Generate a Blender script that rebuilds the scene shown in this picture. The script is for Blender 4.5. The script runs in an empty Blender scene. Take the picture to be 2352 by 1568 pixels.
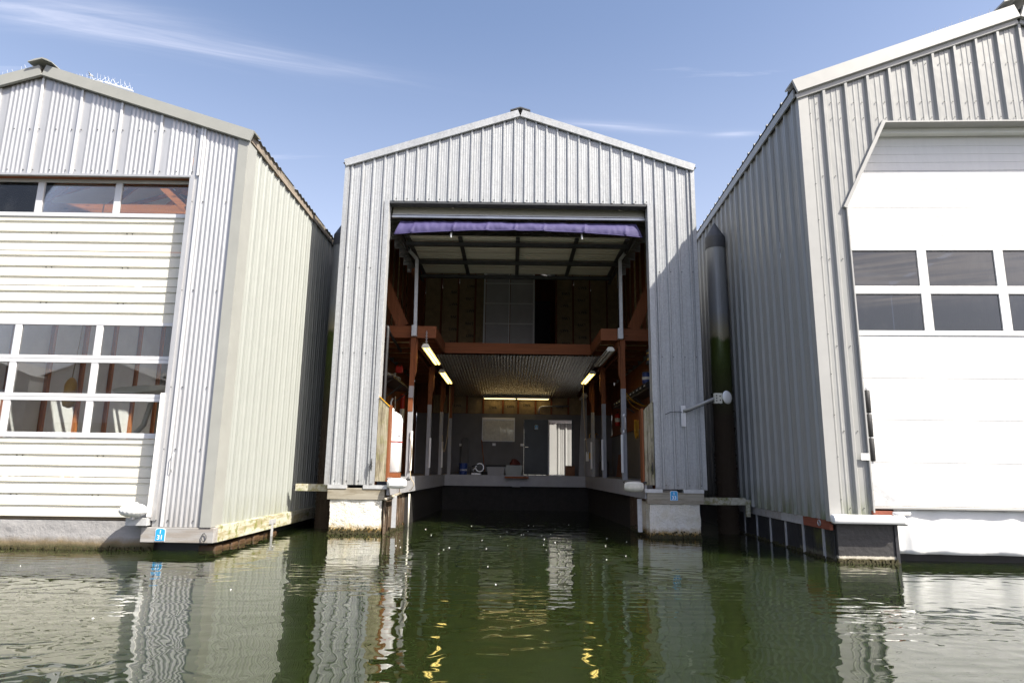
import bpy, math, random
from mathutils import Matrix, Vector, noise as mnoise
R = random.Random(7)
SC = bpy.context.scene
COL = SC.collection

# ------------------------------------------------------------------ camera
CAM_Z = 1.28
PITCH, ROLL = math.radians(11.0), math.radians(0.8)
fw = Vector((0, math.cos(PITCH), math.sin(PITCH)))
up0 = Vector((0, -math.sin(PITCH), math.cos(PITCH)))
rt0 = Vector((1, 0, 0))
rt = rt0 * math.cos(ROLL) + up0 * math.sin(ROLL)
up = up0 * math.cos(ROLL) - rt0 * math.sin(ROLL)
cd = bpy.data.cameras.new('camera')
cd.sensor_width = 36.0
cd.lens = 36.0 * 1500.0 / 2352.0
cd.clip_start = 0.05
cd.clip_end = 6000
cam = bpy.data.objects.new('camera', cd)
M = Matrix.Identity(4)
for i, a in enumerate((rt, up, -fw)):
    M[0][i], M[1][i], M[2][i] = a
M.translation = (0, 0, CAM_Z)
cam.matrix_world = M
COL.objects.link(cam)
SC.camera = cam

# ------------------------------------------------------------------ sun, sky, exposure
SUN = Vector((1.4, -1.0, 1.95)).normalized()      # towards the sun
sd = bpy.data.lights.new('sun', 'SUN')
sd.energy = 4.5
sd.angle = math.radians(0.53)
sd.color = (1.0, 0.95, 0.845)
so = bpy.data.objects.new('sun', sd)
so.rotation_euler = SUN.to_track_quat('Z', 'Y').to_euler()
so.location = (20, -10, 30)
COL.objects.link(so)

W = bpy.data.worlds.new('World')
SC.world = W
W.use_nodes = True
nt = W.node_tree
nt.nodes.clear()
def wn(t, **k):
    n = nt.nodes.new(t)
    for a, b in k.items():
        setattr(n, a, b)
    return n
def wm(op, a, b=None, c=None):
    n = wn('ShaderNodeMath', operation=op)
    for i, v in enumerate((a, b, c)):
        if v is None: continue
        if isinstance(v, (int, float)): n.inputs[i].default_value = v
        else: nt.links.new(v, n.inputs[i])
    return n.outputs[0]
sky = wn('ShaderNodeTexSky', sky_type='NISHITA')
sky.sun_disc = False
sky.sun_elevation = math.asin(SUN.z)
sky.sun_rotation = math.atan2(SUN.x, SUN.y)
sky.altitude = 0
sky.air_density = 1.15
sky.dust_density = 3.2
sky.ozone_density = 2.4
bg = wn('ShaderNodeBackground')
bg.inputs['Strength'].default_value = 0.088
tc = wn('ShaderNodeTexCoord')
sp = wn('ShaderNodeSeparateXYZ')
nt.links.new(tc.outputs['Generated'], sp.inputs[0])
zc = wm('MAXIMUM', sp.outputs[2], 0.02)
px = wm('DIVIDE', sp.outputs[0], zc)
py = wm('DIVIDE', sp.outputs[1], zc)
cxyz = wn('ShaderNodeCombineXYZ')
nt.links.new(px, cxyz.inputs[0]); nt.links.new(py, cxyz.inputs[1])
def streak(cx, cy, ang, sx, sy, seed, power=1.0):
    """a cirrus wisp lying on the cloud plane: centre, heading, half length, half width"""
    mp = wn('ShaderNodeMapping', vector_type='TEXTURE')
    mp.inputs['Location'].default_value = (cx, cy, 0)
    mp.inputs['Rotation'].default_value = (0, 0, ang)
    nt.links.new(cxyz.outputs[0], mp.inputs[0])
    nz = wn('ShaderNodeTexNoise'); nz.inputs['Scale'].default_value = 1.3; nz.inputs['Detail'].default_value = 3
    nt.links.new(mp.outputs[0], nz.inputs['Vector'])
    s2 = wn('ShaderNodeSeparateXYZ'); nt.links.new(mp.outputs[0], s2.inputs[0])
    yy = wm('ADD', s2.outputs[1], wm('MULTIPLY', wm('SUBTRACT', nz.outputs[0], 0.5), sy * 3.0))
    gx = wm('POWER', wm('DIVIDE', s2.outputs[0], sx), 2.0)
    gy = wm('POWER', wm('ABSOLUTE', wm('DIVIDE', yy, sy)), 1.4)
    g = wm('EXPONENT', wm('MULTIPLY', wm('ADD', gx, gy), -0.8))
    mp2 = wn('ShaderNodeMapping'); mp2.inputs['Scale'].default_value = (0.9, 9.0, 1); mp2.inputs['Location'].default_value = (seed, seed, 0)
    nt.links.new(mp.outputs[0], mp2.inputs[0])
    n2 = wn('ShaderNodeTexNoise'); n2.inputs['Scale'].default_value = 1.6; n2.inputs['Detail'].default_value = 7; n2.inputs['Roughness'].default_value = 0.62
    n2.inputs['Distortion'].default_value = 0.6
    nt.links.new(mp2.outputs[0], n2.inputs['Vector'])
    t = wm('MULTIPLY', g, wm('POWER', wm('MULTIPLY', n2.outputs[0], 1.75), 3.2))
    return wm('MULTIPLY', t, power)
cl = streak(-0.92, 1.362, 0.30, 0.40, 0.040, 3.1, 0.13)
cl = wm('ADD', cl, streak(-1.02, 1.325, 0.05, 0.17, 0.034, 8.3, 0.18))
cl = wm('ADD', cl, streak(0.33, 1.785, 0.13, 0.16, 0.016, 5.7, 0.11))
cl = wm('ADD', cl, streak(0.66, 1.815, -0.10, 0.06, 0.012, 9.9, 0.12))
for sx_, sy_, an_, l_, w_, sd_, p_ in ((1.9, -2.9, 0.5, 1.3, 0.20, 2.2, 1.0), (1.3, -3.6, 0.35, 1.6, 0.25, 6.1, 1.0), (2.7, -3.3, 0.6, 1.2, 0.22, 4.4, 0.9), (0.4, -2.4, 0.4, 1.2, 0.15, 7.7, 0.5)):
    cl = wm('ADD', cl, streak(sx_, sy_, an_, l_, w_, sd_, p_))      # cirrus behind the viewer, mirrored in the white door's windows
# thin high cirrus veil over the whole sky
mpg = wn('ShaderNodeMapping'); mpg.inputs['Rotation'].default_value = (0, 0, -0.35); mpg.inputs['Scale'].default_value = (0.5, 2.6, 1); mpg.inputs['Location'].default_value = (3.7, 1.1, 0)
nt.links.new(cxyz.outputs[0], mpg.inputs[0])
ng = wn('ShaderNodeTexNoise'); ng.inputs['Scale'].default_value = 1.1; ng.inputs['Detail'].default_value = 8; ng.inputs['Roughness'].default_value = 0.6; ng.inputs['Distortion'].default_value = 0.9
nt.links.new(mpg.outputs[0], ng.inputs['Vector'])
veil = wm('MULTIPLY', wm('MAXIMUM', wm('SUBTRACT', ng.outputs[0], 0.66), 0.0), 0.8)
cl = wm('MINIMUM', wm('ADD', cl, veil), 0.85)
mx = wn('ShaderNodeMix', data_type='RGBA')
nt.links.new(cl, mx.inputs[0])
hz = wm('MULTIPLY', wm('POWER', wm('MAXIMUM', wm('SUBTRACT', 1.0, wm('DIVIDE', wm('MAXIMUM', sp.outputs[2], 0.0), 0.62)), 0.0), 1.4), 0.62)
hm = wn('ShaderNodeMix', data_type='RGBA')
nt.links.new(hz, hm.inputs[0]); nt.links.new(sky.outputs[0], hm.inputs[6]); hm.inputs[7].default_value = (6.0, 6.35, 7.4, 1)
nt.links.new(hm.outputs[2], mx.inputs[6])
mx.inputs[7].default_value = (11.5, 11.2, 11.0, 1)
wb = wn('ShaderNodeMix', data_type='RGBA', blend_type='MULTIPLY'); wb.inputs[0].default_value = 1.0
nt.links.new(mx.outputs[2], wb.inputs[6]); wb.inputs[7].default_value = (1.08, 1.025, 1.04, 1)
nt.links.new(wb.outputs[2], bg.inputs['Color'])
out = wn('ShaderNodeOutputWorld')
nt.links.new(bg.outputs[0], out.inputs[0])

SC.view_settings.view_transform = 'Standard'
SC.view_settings.look = 'None'
SC.view_settings.gamma = 1.0
SC.view_settings.use_curve_mapping = False
SC.view_settings.exposure = 1.28
SC.render.engine = 'CYCLES'
SC.cycles.use_denoising = True
SC.cycles.max_bounces = 8
SC.cycles.diffuse_bounces = 4
SC.cycles.glossy_bounces = 4
SC.cycles.transmission_bounces = 6
SC.cycles.transparent_max_bounces = 8
SC.cycles.sample_clamp_indirect = 2.5
SC.cycles.caustics_reflective = True
SC.cycles.caustics_refractive = False

# ------------------------------------------------------------------ materials
MATS = {}
class NT:
    def __init__(s, m):
        s.t = m.node_tree; s.b = s.t.nodes['Principled BSDF']
    def n(s, t, **k):
        x = s.t.nodes.new(t)
        for a, b in k.items(): setattr(x, a, b)
        return x
    def l(s, a, b): s.t.links.new(a, b)
    def math(s, op, a, b=None, clamp=False):
        x = s.n('ShaderNodeMath', operation=op, use_clamp=clamp)
        for i, v in enumerate((a, b)):
            if v is None: continue
            if isinstance(v, (int, float)): x.inputs[i].default_value = v
            else: s.l(v, x.inputs[i])
        return x.outputs[0]
    def coords(s, scale=(1, 1, 1), rot=(0, 0, 0), loc=(0, 0, 0)):
        c = s.n('ShaderNodeTexCoord'); m = s.n('ShaderNodeMapping')
        m.inputs['Scale'].default_value = scale; m.inputs['Rotation'].default_value = rot; m.inputs['Location'].default_value = loc
        s.l(c.outputs['Object'], m.inputs[0]); return m.outputs[0]
    def noise(s, vec, scale, detail=4, rough=0.55, dist=0.0):
        x = s.n('ShaderNodeTexNoise'); x.inputs['Scale'].default_value = scale; x.inputs['Detail'].default_value = detail
        x.inputs['Roughness'].default_value = rough; x.inputs['Distortion'].default_value = dist
        s.l(vec, x.inputs['Vector']); return x.outputs[0]
    def ramp(s, f, stops):
        x = s.n('ShaderNodeValToRGB'); e = x.color_ramp.elements
        while len(e) < len(stops): e.new(0.5)
        for i, (p, c) in enumerate(stops):
            e[i].position = p; e[i].color = (c, c, c, 1) if isinstance(c, (int, float)) else (*c, 1)
        s.l(f, x.inputs[0]); return x.outputs[0]
    def mix(s, f, a, b, mode='MIX'):
        x = s.n('ShaderNodeMix', data_type='RGBA', blend_type=mode)
        if isinstance(f, (int, float)): x.inputs[0].default_value = f
        else: s.l(f, x.inputs[0])
        for i, v in ((6, a), (7, b)):
            if isinstance(v, tuple): x.inputs[i].default_value = (*v, 1)
            else: s.l(v, x.inputs[i])
        return x.outputs[2]
    def z(s):
        c = s.n('ShaderNodeTexCoord'); x = s.n('ShaderNodeSeparateXYZ'); s.l(c.outputs['Object'], x.inputs[0]); return x.outputs[2]
    def bump(s, h, dist=0.01, strength=1.0):
        x = s.n('ShaderNodeBump'); x.inputs['Distance'].default_value = dist; x.inputs['Strength'].default_value = strength
        s.l(h, x.inputs['Height']); s.l(x.outputs[0], s.b.inputs['Normal'])
    def rnd(s):
        return s.n('ShaderNodeObjectInfo').outputs['Random']
def base(name, col, rough=0.6, metal=0.0, spec=0.5):
    m = bpy.data.materials.new(name); m.use_nodes = True
    b = m.node_tree.nodes['Principled BSDF']
    b.inputs['Base Color'].default_value = (*col, 1); b.inputs['Roughness'].default_value = rough
    b.inputs['Metallic'].default_value = metal; b.inputs['Specular IOR Level'].default_value = spec
    MATS[name] = m
    return m, NT(m)
def sc3(c, k): return tuple(min(1, v * k) for v in c)
def plain(name, col, rough=0.6, metal=0.0, vary=0.14, scale=3.0, bump=0.0, bscale=40, spec=0.5):
    """painted / plastic / metal surface with a little mottling"""
    m, t = base(name, col, rough, metal, spec)
    v = t.coords()
    n = t.noise(v, scale, 6, 0.62)
    t.l(t.mix(t.ramp(n, [(0.3, 0.0), (0.72, 1.0)]), sc3(col, 1 - vary), sc3(col, 1 + vary)), t.b.inputs['Base Color'])
    r = t.math('ADD', t.math('MULTIPLY', t.noise(v, scale * 2.3, 3), 0.2), rough - 0.1)
    t.l(r, t.b.inputs['Roughness'])
    if bump: t.bump(t.noise(v, bscale, 4), bump)
    return m
def sheet(name, col, rough, metal, spangle=0.0, streaks=0.1, dirt=(0.25, 0.22, 0.17), dirtamt=0.0, algae=0.0, axis='Z', zlow=None, foot=(0.09, 0.11, 0.03), footamt=0.85):
    """profiled metal sheet: spangle, vertical wash streaks, slight tone change from sheet to sheet, moss at the foot"""
    m, t = base(name, col, rough, metal)
    v = t.coords()
    sv = t.coords((14, 14, 0.35) if axis == 'Z' else (0.3, 14, 14))
    st = t.noise(sv, 1.0, 5, 0.65)
    c = t.mix(t.ramp(st, [(0.28, 0.0), (0.75, 1.0)]), sc3(col, 1 - streaks), sc3(col, 1 + streaks * 0.6))
    if spangle:
        vo = t.n('ShaderNodeTexVoronoi'); vo.inputs['Scale'].default_value = 42
        t.l(v, vo.inputs['Vector'])
        sx = t.n('ShaderNodeSeparateColor'); t.l(vo.outputs['Color'], sx.inputs[0])
        n2 = t.noise(v, 24, 3, 0.7)
        f = t.math('ADD', t.math('MULTIPLY', sx.outputs[0], 0.6), t.math('MULTIPLY', n2, 0.6))
        c = t.mix(t.ramp(f, [(0.25, 0.0), (0.85, 1.0)]), t.mix(1.0, c, (1 - spangle,) * 3, 'MULTIPLY'), c)
        t.l(t.math('ADD', t.math('MULTIPLY', sx.outputs[1], 0.25), rough - 0.1), t.b.inputs['Roughness'])
    c = t.mix(t.math('MULTIPLY', t.rnd(), 0.30), c, sc3(col, 0.78))
    if dirtamt:
        d = t.noise(t.coords((5, 5, 0.8)), 1.3, 7, 0.7)
        c = t.mix(t.math('MULTIPLY', t.ramp(d, [(0.56, 0.0), (0.78, 1.0)]), dirtamt), c, dirt)
    if algae and zlow is not None:
        zz = t.z()
        g = t.math('SUBTRACT', 1.0, t.math('DIVIDE', t.math('SUBTRACT', zz, zlow), algae), True)
        g = t.math('MULTIPLY', g, t.ramp(t.noise(t.coords((4, 4, 0.7)), 1.6, 6, 0.7), [(0.38, 0.0), (0.62, 1.0)]))
        c = t.mix(t.math('MULTIPLY', g, footamt), c, foot)
    t.l(c, t.b.inputs['Base Color'])
    t.bump(t.noise(t.coords((1.4, 1.4, 0.7)), 1.6, 3), 0.020)
    return m
def wood(name, col, rough=0.7, axis='Z', contrast=0.35, wear=None, knots=True, moss=0.0):
    """sawn timber: stretched grain along one axis, knots, weathering"""
    m, t = base(name, col, rough, spec=0.3)
    s = {'Z': (26, 26, 0.9), 'X': (0.9, 26, 26), 'Y': (26, 0.9, 26)}[axis]
    g = t.noise(t.coords(s), 1.0, 6, 0.65, 0.6)
    c = t.mix(t.ramp(g, [(0.25, 0.0), (0.75, 1.0)]), sc3(col, 1 - contrast), sc3(col, 1 + contrast))
    c = t.mix(t.math('MULTIPLY', t.rnd(), 0.35), c, sc3(col, 0.62))
    if knots:
        s2 = {'Z': (6, 6, 2), 'X': (2, 6, 6), 'Y': (6, 2, 6)}[axis]
        vo = t.n('ShaderNodeTexVoronoi'); vo.inputs['Scale'].default_value = 1.0
        t.l(t.coords(s2), vo.inputs['Vector'])
        c = t.mix(t.ramp(vo.outputs['Distance'], [(0.06, 0.75), (0.13, 0.0)]), c, sc3(col, 0.25))
    if wear:
        n = t.noise(t.coords({'Z': (9, 9, 1.2), 'X': (1.2, 9, 9), 'Y': (9, 1.2, 9)}[axis]), 1.0, 8, 0.72)
        c = t.mix(t.ramp(n, [(0.48, 0.0), (0.60, 1.0)]), c, wear)
    if moss:
        n = t.noise(t.coords(), 5, 8, 0.75)
        c = t.mix(t.math('MULTIPLY', t.ramp(n, [(0.5, 0.0), (0.62, 1.0)]), moss), c, (0.16, 0.17, 0.03))
    t.l(c, t.b.inputs['Base Color'])
    t.bump(g, 0.004)
    return m
def emit(name, col, k):
    m, t = base(name, (0.9, 0.88, 0.8), 0.4)
    t.b.inputs['Emission Color'].default_value = (*col, 1); t.b.inputs['Emission Strength'].default_value = k
    return m
def glass(name, tint=(0.80, 0.84, 0.86), dirt=0.05, refl=1.9):
    m = bpy.data.materials.new(name); m.use_nodes = True; t = NT(m)
    o = t.t.nodes['Material Output']
    tr = t.n('ShaderNodeBsdfTransparent'); tr.inputs[0].default_value = (*tint, 1)
    gl = t.n('ShaderNodeBsdfGlossy'); gl.inputs['Roughness'].default_value = 0.01; gl.inputs[0].default_value = (1, 1, 1, 1)
    df = t.n('ShaderNodeBsdfDiffuse'); df.inputs[0].default_value = (0.5, 0.5, 0.48, 1)
    fr = t.n('ShaderNodeFresnel'); fr.inputs[0].default_value = 1.52
    f2 = t.math('MULTIPLY', fr.outputs[0], refl, True)
    a = t.n('ShaderNodeMixShader'); t.l(f2, a.inputs[0]); t.l(tr.outputs[0], a.inputs[1]); t.l(gl.outputs[0], a.inputs[2])
    d = t.noise(t.coords((1, 1, 0.6)), 5.0, 6, 0.7)
    dd = t.math('ADD', t.math('MULTIPLY', t.ramp(d, [(0.5, 0.0), (0.8, 1.0)]), dirt * 2.5), dirt * 0.25)
    b = t.n('ShaderNodeMixShader'); t.l(dd, b.inputs[0]); t.l(a.outputs[0], b.inputs[1]); t.l(df.outputs[0], b.inputs[2])
    t.l(b.outputs[0], o.inputs[0]); t.t.nodes.remove(t.b)
    MATS[name] = m
    return m

sheet('galvanised', (0.405, 0.417, 0.43), 0.46, 0.25, spangle=0.20, streaks=0.12, dirt=(0.27, 0.22, 0.16), dirtamt=0.22, algae=0.45, zlow=0.90, foot=(0.22, 0.20, 0.15), footamt=0.45)
sheet('mill_aluminium', (0.455, 0.457, 0.47), 0.40, 0.35, streaks=0.09, dirtamt=0.10, algae=0.6, zlow=0.33, foot=(0.24, 0.21, 0.17), footamt=0.5)
sheet('cream_siding', (0.268, 0.28, 0.26), 0.50, 0.0, streaks=0.06, dirtamt=0.07, dirt=(0.33, 0.28, 0.18), algae=0.5, zlow=0.34, foot=(0.17, 0.17, 0.09), footamt=0.5)
sheet('grey_siding', (0.31, 0.31, 0.30), 0.36, 0.0, streaks=0.05, dirtamt=0.05, algae=0.55, zlow=0.62)
sheet('cream_door', (0.66, 0.64, 0.56), 0.5, 0.0, streaks=0.05, axis='X', dirtamt=0.12, dirt=(0.42, 0.36, 0.22))
sheet('roof_sheet', (0.34, 0.34, 0.33), 0.5, 0.2, streaks=0.12, dirtamt=0.3, dirt=(0.10, 0.10, 0.05))
sheet('corrugated_ceiling', (0.50, 0.50, 0.49), 0.24, 0.85, streaks=0.1)
sheet('white_door', (0.70, 0.70, 0.695), 0.45, 0.0, streaks=0.03, dirtamt=0.10, dirt=(0.45, 0.42, 0.36), algae=0.5, zlow=0.80, foot=(0.42, 0.40, 0.34), footamt=0.4)
plain('white_paint', (0.78, 0.78, 0.76), 0.5, vary=0.05)
plain('white_plastic', (0.80, 0.80, 0.79), 0.38, vary=0.04)
plain('aged_plastic', (0.66, 0.64, 0.56), 0.5, vary=0.15, scale=9)
plain('grey_trim', (0.35, 0.347, 0.335), 0.42, vary=0.05)
plain('sage_trim', (0.29, 0.292, 0.27), 0.45, vary=0.06)
plain('door_frame', (0.62, 0.62, 0.63), 0.4, 0.15, vary=0.06)
plain('galv_trim', (0.50, 0.505, 0.51), 0.45, 0.3, vary=0.14, scale=14)
plain('dark_steel', (0.055, 0.057, 0.06), 0.5, 0.3, vary=0.25, scale=8)
plain('rail_steel', (0.52, 0.52, 0.53), 0.35, 0.7, vary=0.1)
plain('grey_paint', (0.30, 0.30, 0.315), 0.6, vary=0.10, scale=5, bump=0.003)
plain('deck_paint', (0.20, 0.198, 0.205), 0.65, vary=0.16, scale=4, bump=0.003)
plain('plywood_grey', (0.15, 0.146, 0.15), 0.7, vary=0.10, scale=3)
plain('door_dark', (0.018, 0.026, 0.032), 0.45, vary=0.15)
plain('black_rubber', (0.016, 0.016, 0.017), 0.6, vary=0.2, scale=9, bump=0.002)
plain('black_float', (0.030, 0.030, 0.033), 0.45, vary=0.25, scale=5, bump=0.004, bscale=12)
plain('red_plastic', (0.42, 0.02, 0.015), 0.4)
plain('blue_plastic', (0.02, 0.05, 0.22), 0.4)
plain('yellow_plastic', (0.62, 0.33, 0.02), 0.45)
plain('rope_tan', (0.42, 0.34, 0.22), 0.85, vary=0.2, scale=30)
plain('sign_blue', (0.03, 0.30, 0.62), 0.4, vary=0.03)
plain('sign_white', (0.82, 0.84, 0.86), 0.4, vary=0.02)
plain('canvas_white', (0.70, 0.70, 0.69), 0.7, vary=0.05, scale=2, bump=0.01, bscale=2.5)
plain('kraft', (0.29, 0.21, 0.11), 0.75, vary=0.22, scale=6, bump=0.02, bscale=7)
plain('fibreglass', (0.62, 0.52, 0.30), 0.9, vary=0.3, scale=9, bump=0.03, bscale=16)
plain('dark_cord', (0.13, 0.03, 0.022), 0.6)
plain('dark_siding', (0.16, 0.165, 0.17), 0.5)
plain('lining_white', (0.72, 0.72, 0.70), 0.7, vary=0.08)
plain('panel_pale', (0.46, 0.45, 0.45), 0.5, vary=0.08)
plain('weed', (0.045, 0.038, 0.012), 0.8, vary=0.5, scale=30)
plain('ply_light', (0.50, 0.40, 0.27), 0.7, vary=0.12)
plain('ink', (0.03, 0.028, 0.03), 0.8, vary=0.1)
plain('cardboard', (0.22, 0.10, 0.05), 0.8)
plain('heater_grey', (0.26, 0.26, 0.27), 0.4, vary=0.05)
plain('boat_gel', (0.62, 0.58, 0.46), 0.3, vary=0.06)
plain('pile_cap', (0.065, 0.068, 0.078), 0.55, vary=0.15)
plain('board_dark', (0.05, 0.045, 0.045), 0.5)
plain('black_bin', (0.06, 0.06, 0.066), 0.5)
plain('clear_bin', (0.22, 0.24, 0.23), 0.35)
plain('brown_float', (0.075, 0.042, 0.020), 0.5, vary=0.35, scale=9, bump=0.01, bscale=14)
plain('brass', (0.55, 0.36, 0.10), 0.35, 0.8)
plain('white_enamel', (0.60, 0.58, 0.50), 0.45, vary=0.05)
wood('fir', (0.216, 0.0704, 0.0256), axis='X')
wood('new_fir', (0.46, 0.17, 0.055), axis='X')  # fir brightened in colour to stand in for light on the trusses
wood('lit_fir_z', (0.44, 0.16, 0.05), axis='Z')  # same brightened fir, for the posts behind the glass
wood('fir_y', (0.2, 0.0656, 0.024), axis='Y')
wood('fir_z', (0.208, 0.068, 0.024), axis='Z')
wood('weathered_x', (0.34, 0.31, 0.25), axis='X', contrast=0.3, wear=(0.20, 0.17, 0.12))
wood('weathered_z', (0.36, 0.32, 0.23), axis='Z', contrast=0.4, wear=(0.14, 0.11, 0.07), moss=0.4)
wood('grey_beam', (0.33, 0.32, 0.31), axis='X', contrast=0.16, knots=False, wear=(0.26, 0.235, 0.21))
wood('mossy_beam', (0.52, 0.50, 0.40), axis='Y', contrast=0.25, knots=False, wear=(0.30, 0.26, 0.15), moss=0.95)
wood('eave_board', (0.30, 0.25, 0.20), axis='Y', contrast=0.35, wear=(0.16, 0.14, 0.11))
wood('red_beam', (0.24, 0.075, 0.045), axis='Y', contrast=0.2, knots=False)
glass('window_glass', (0.92, 0.93, 0.93), 0.008, 1.15)
glass('clean_glass', (0.22, 0.24, 0.27), 0.015, 2.0)
emit('tube_lit', (1.0, 0.74, 0.22), 2.0)
emit('tube_dim', (1.0, 0.76, 0.35), 1.3)

def valance_mat():
    m, t = base('purple_canvas', (0.075, 0.055, 0.20), 0.75)
    v = t.coords()
    n = t.noise(v, 2.5, 5)
    c = t.mix(n, (0.034, 0.027, 0.098), (0.056, 0.046, 0.140))
    vo = t.n('ShaderNodeTexVoronoi'); vo.inputs['Scale'].default_value = 2.6; t.l(t.coords((1, 1, 0.5), loc=(0.3, 0, 0.2)), vo.inputs['Vector'])
    w = t.math('MULTIPLY', t.ramp(vo.outputs['Distance'], [(0.04, 1.0), (0.075, 0.0)]), t.ramp(t.noise(v, 11, 3), [(0.5, 0.0), (0.6, 1.0)]))
    t.l(t.mix(w, c, (0.6, 0.6, 0.6)), t.b.inputs['Base Color'])
    t.bump(t.noise(v, 160, 2), 0.002)
valance_mat()
def block_mat():
    """white painted foam float: rough skin, brown and yellow growth along the tide line"""
    m, t = base('painted_float', (0.74, 0.72, 0.64), 0.8)
    v = t.coords()
    n = t.noise(v, 9, 8, 0.7)
    z = t.math('ADD', t.z(), t.math('MULTIPLY', t.math('SUBTRACT', n, 0.5), 0.30))
    c = t.mix(t.ramp(t.noise(v, 4, 8, 0.7), [(0.4, 0.0), (0.75, 1.0)]), (0.76, 0.74, 0.68), (0.60, 0.55, 0.42))
    c = t.mix(t.ramp(z, [(0.07, 1.0), (0.20, 0.0)]), c, (0.30, 0.19, 0.04))
    c = t.mix(t.ramp(t.math('ADD', z, t.math('MULTIPLY', t.noise(v, 34, 3), 0.10)), [(0.06, 1.0), (0.13, 0.0)]), c, (0.045, 0.028, 0.012))
    t.l(c, t.b.inputs['Base Color'])
    t.bump(t.math('ADD', n, t.math('MULTIPLY', t.noise(v, 45, 4), 0.4)), 0.05)
block_mat()
def hull_mat():
    """brown inner hull face: flaking white paint and runs"""
    m, t = base('stained_hull', (0.06, 0.04, 0.026), 0.75)
    v = t.coords((2.2, 2.2, 0.6)); v2 = t.coords()
    c = t.mix(t.noise(v2, 6, 8, 0.7), (0.045, 0.028, 0.018), (0.11, 0.070, 0.042))
    f = t.ramp(t.noise(v, 3.2, 9, 0.78), [(0.57, 0.0), (0.63, 1.0)])
    c = t.mix(t.math('MULTIPLY', f, 0.7), c, (0.50, 0.47, 0.40))
    r = t.ramp(t.noise(t.coords(), 3.1, 6, 0.7), [(0.58, 0.0), (0.66, 1.0)])
    z = t.ramp(t.z(), [(0.0, 1.0), (0.42, 0.0)])
    c = t.mix(t.math('MULTIPLY', r, z), c, (0.30, 0.10, 0.02))
    t.l(c, t.b.inputs['Base Color']); t.bump(t.noise(v2, 18, 7, 0.7), 0.02)
hull_mat()
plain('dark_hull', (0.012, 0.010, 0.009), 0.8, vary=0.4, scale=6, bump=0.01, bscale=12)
def concrete_mat():
    m, t = base('float_concrete', (0.34, 0.33, 0.33), 0.85)
    v = t.coords()
    z = t.math('ADD', t.z(), t.math('MULTIPLY', t.math('SUBTRACT', t.noise(v, 5, 8, 0.7), 0.5), 0.14))
    c = t.mix(t.noise(t.coords((1, 1, 3)), 3.2, 8, 0.7), (0.20, 0.195, 0.195), (0.36, 0.35, 0.345))
    c = t.mix(t.ramp(z, [(0.10, 1.0), (0.19, 0.0)]), c, (0.17, 0.13, 0.075))
    c = t.mix(t.ramp(z, [(0.03, 1.0), (0.10, 0.0)]), c, (0.045, 0.045, 0.014))
    t.l(c, t.b.inputs['Base Color']); t.bump(t.noise(v, 7, 8, 0.65), 0.02)
concrete_mat()
def pile_mat():
    """galvanised steel pile: algae collar, then barnacled rust brown towards the water"""
    m, t = base('pile_steel', (0.36, 0.37, 0.38), 0.5, 0.2)
    v = t.coords()
    n = t.noise(v, 5, 7, 0.7)
    z = t.math('ADD', t.z(), t.math('MULTIPLY', t.math('SUBTRACT', n, 0.5), 0.5))
    c = t.mix(t.noise(t.coords((9, 9, 1)), 2, 5), (0.20, 0.21, 0.225), (0.32, 0.33, 0.345))
    c = t.mix(t.ramp(t.math('DIVIDE', z, 8.0), [(0.535, 1.0), (0.60, 0.0)]), c, (0.34, 0.30, 0.20))
    c = t.mix(t.ramp(t.math('DIVIDE', z, 8.0), [(0.515, 1.0), (0.53, 0.0)]), c, (0.060, 0.085, 0.012))
    c = t.mix(t.ramp(t.math('DIVIDE', z, 8.0), [(0.30, 1.0), (0.45, 0.0)]), c, (0.065, 0.045, 0.028))
    b = t.ramp(t.noise(v, 46, 3, 0.7), [(0.64, 0.0), (0.70, 1.0)])
    lo = t.ramp(t.math('DIVIDE', z, 8.0), [(0.43, 1.0), (0.50, 0.0)])
    c = t.mix(t.math('MULTIPLY', t.math('MULTIPLY', b, lo), 0.5), c, (0.26, 0.22, 0.15))
    t.l(c, t.b.inputs['Base Color'])
    t.l(t.math('ADD', t.math('MULTIPLY', lo, 0.4), 0.42), t.b.inputs['Roughness'])
    t.bump(t.math('MULTIPLY', t.noise(v, 40, 5, 0.7), lo), 0.03)
pile_mat()
def moss_float_mat():
    m, t = base('mossy_black_float', (0.025, 0.025, 0.027), 0.55)
    v = t.coords()
    z = t.math('ADD', t.z(), t.math('MULTIPLY', t.math('SUBTRACT', t.noise(v, 7, 8, 0.7), 0.5), 0.2))
    c = t.mix(t.ramp(t.noise(v, 2.2, 7, 0.7), [(0.52, 0.0), (0.66, 0.9)]), (0.020, 0.020, 0.022), (0.075, 0.080, 0.012))
    c = t.mix(t.ramp(z, [(0.06, 0.8), (0.12, 0.0)]), c, (0.16, 0.15, 0.11))
    c = t.mix(t.ramp(z, [(0.03, 1.0), (0.07, 0.0)]), c, (0.03, 0.022, 0.01))
    t.l(c, t.b.inputs['Base Color']); t.bump(t.noise(v, 12, 6, 0.7), 0.02)
moss_float_mat()
def front_float_mat():
    m, t = base('scuffed_black_float', (0.05, 0.048, 0.050), 0.5)
    v = t.coords()
    z = t.math('ADD', t.z(), t.math('MULTIPLY', t.math('SUBTRACT', t.noise(v, 30, 5, 0.7), 0.5), 0.05))
    c = t.mix(t.noise(v, 3, 8, 0.7), (0.022, 0.021, 0.022), (0.050, 0.046, 0.045))
    c = t.mix(t.ramp(z, [(0.095, 1.0), (0.105, 0.0)]), c, (0.50, 0.46, 0.38))
    c = t.mix(t.ramp(z, [(0.055, 1.0), (0.075, 0.0)]), c, (0.055, 0.045, 0.015))
    t.l(c, t.b.inputs['Base Color']); t.bump(t.noise(v, 14, 6), 0.01)
front_float_mat()
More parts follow.
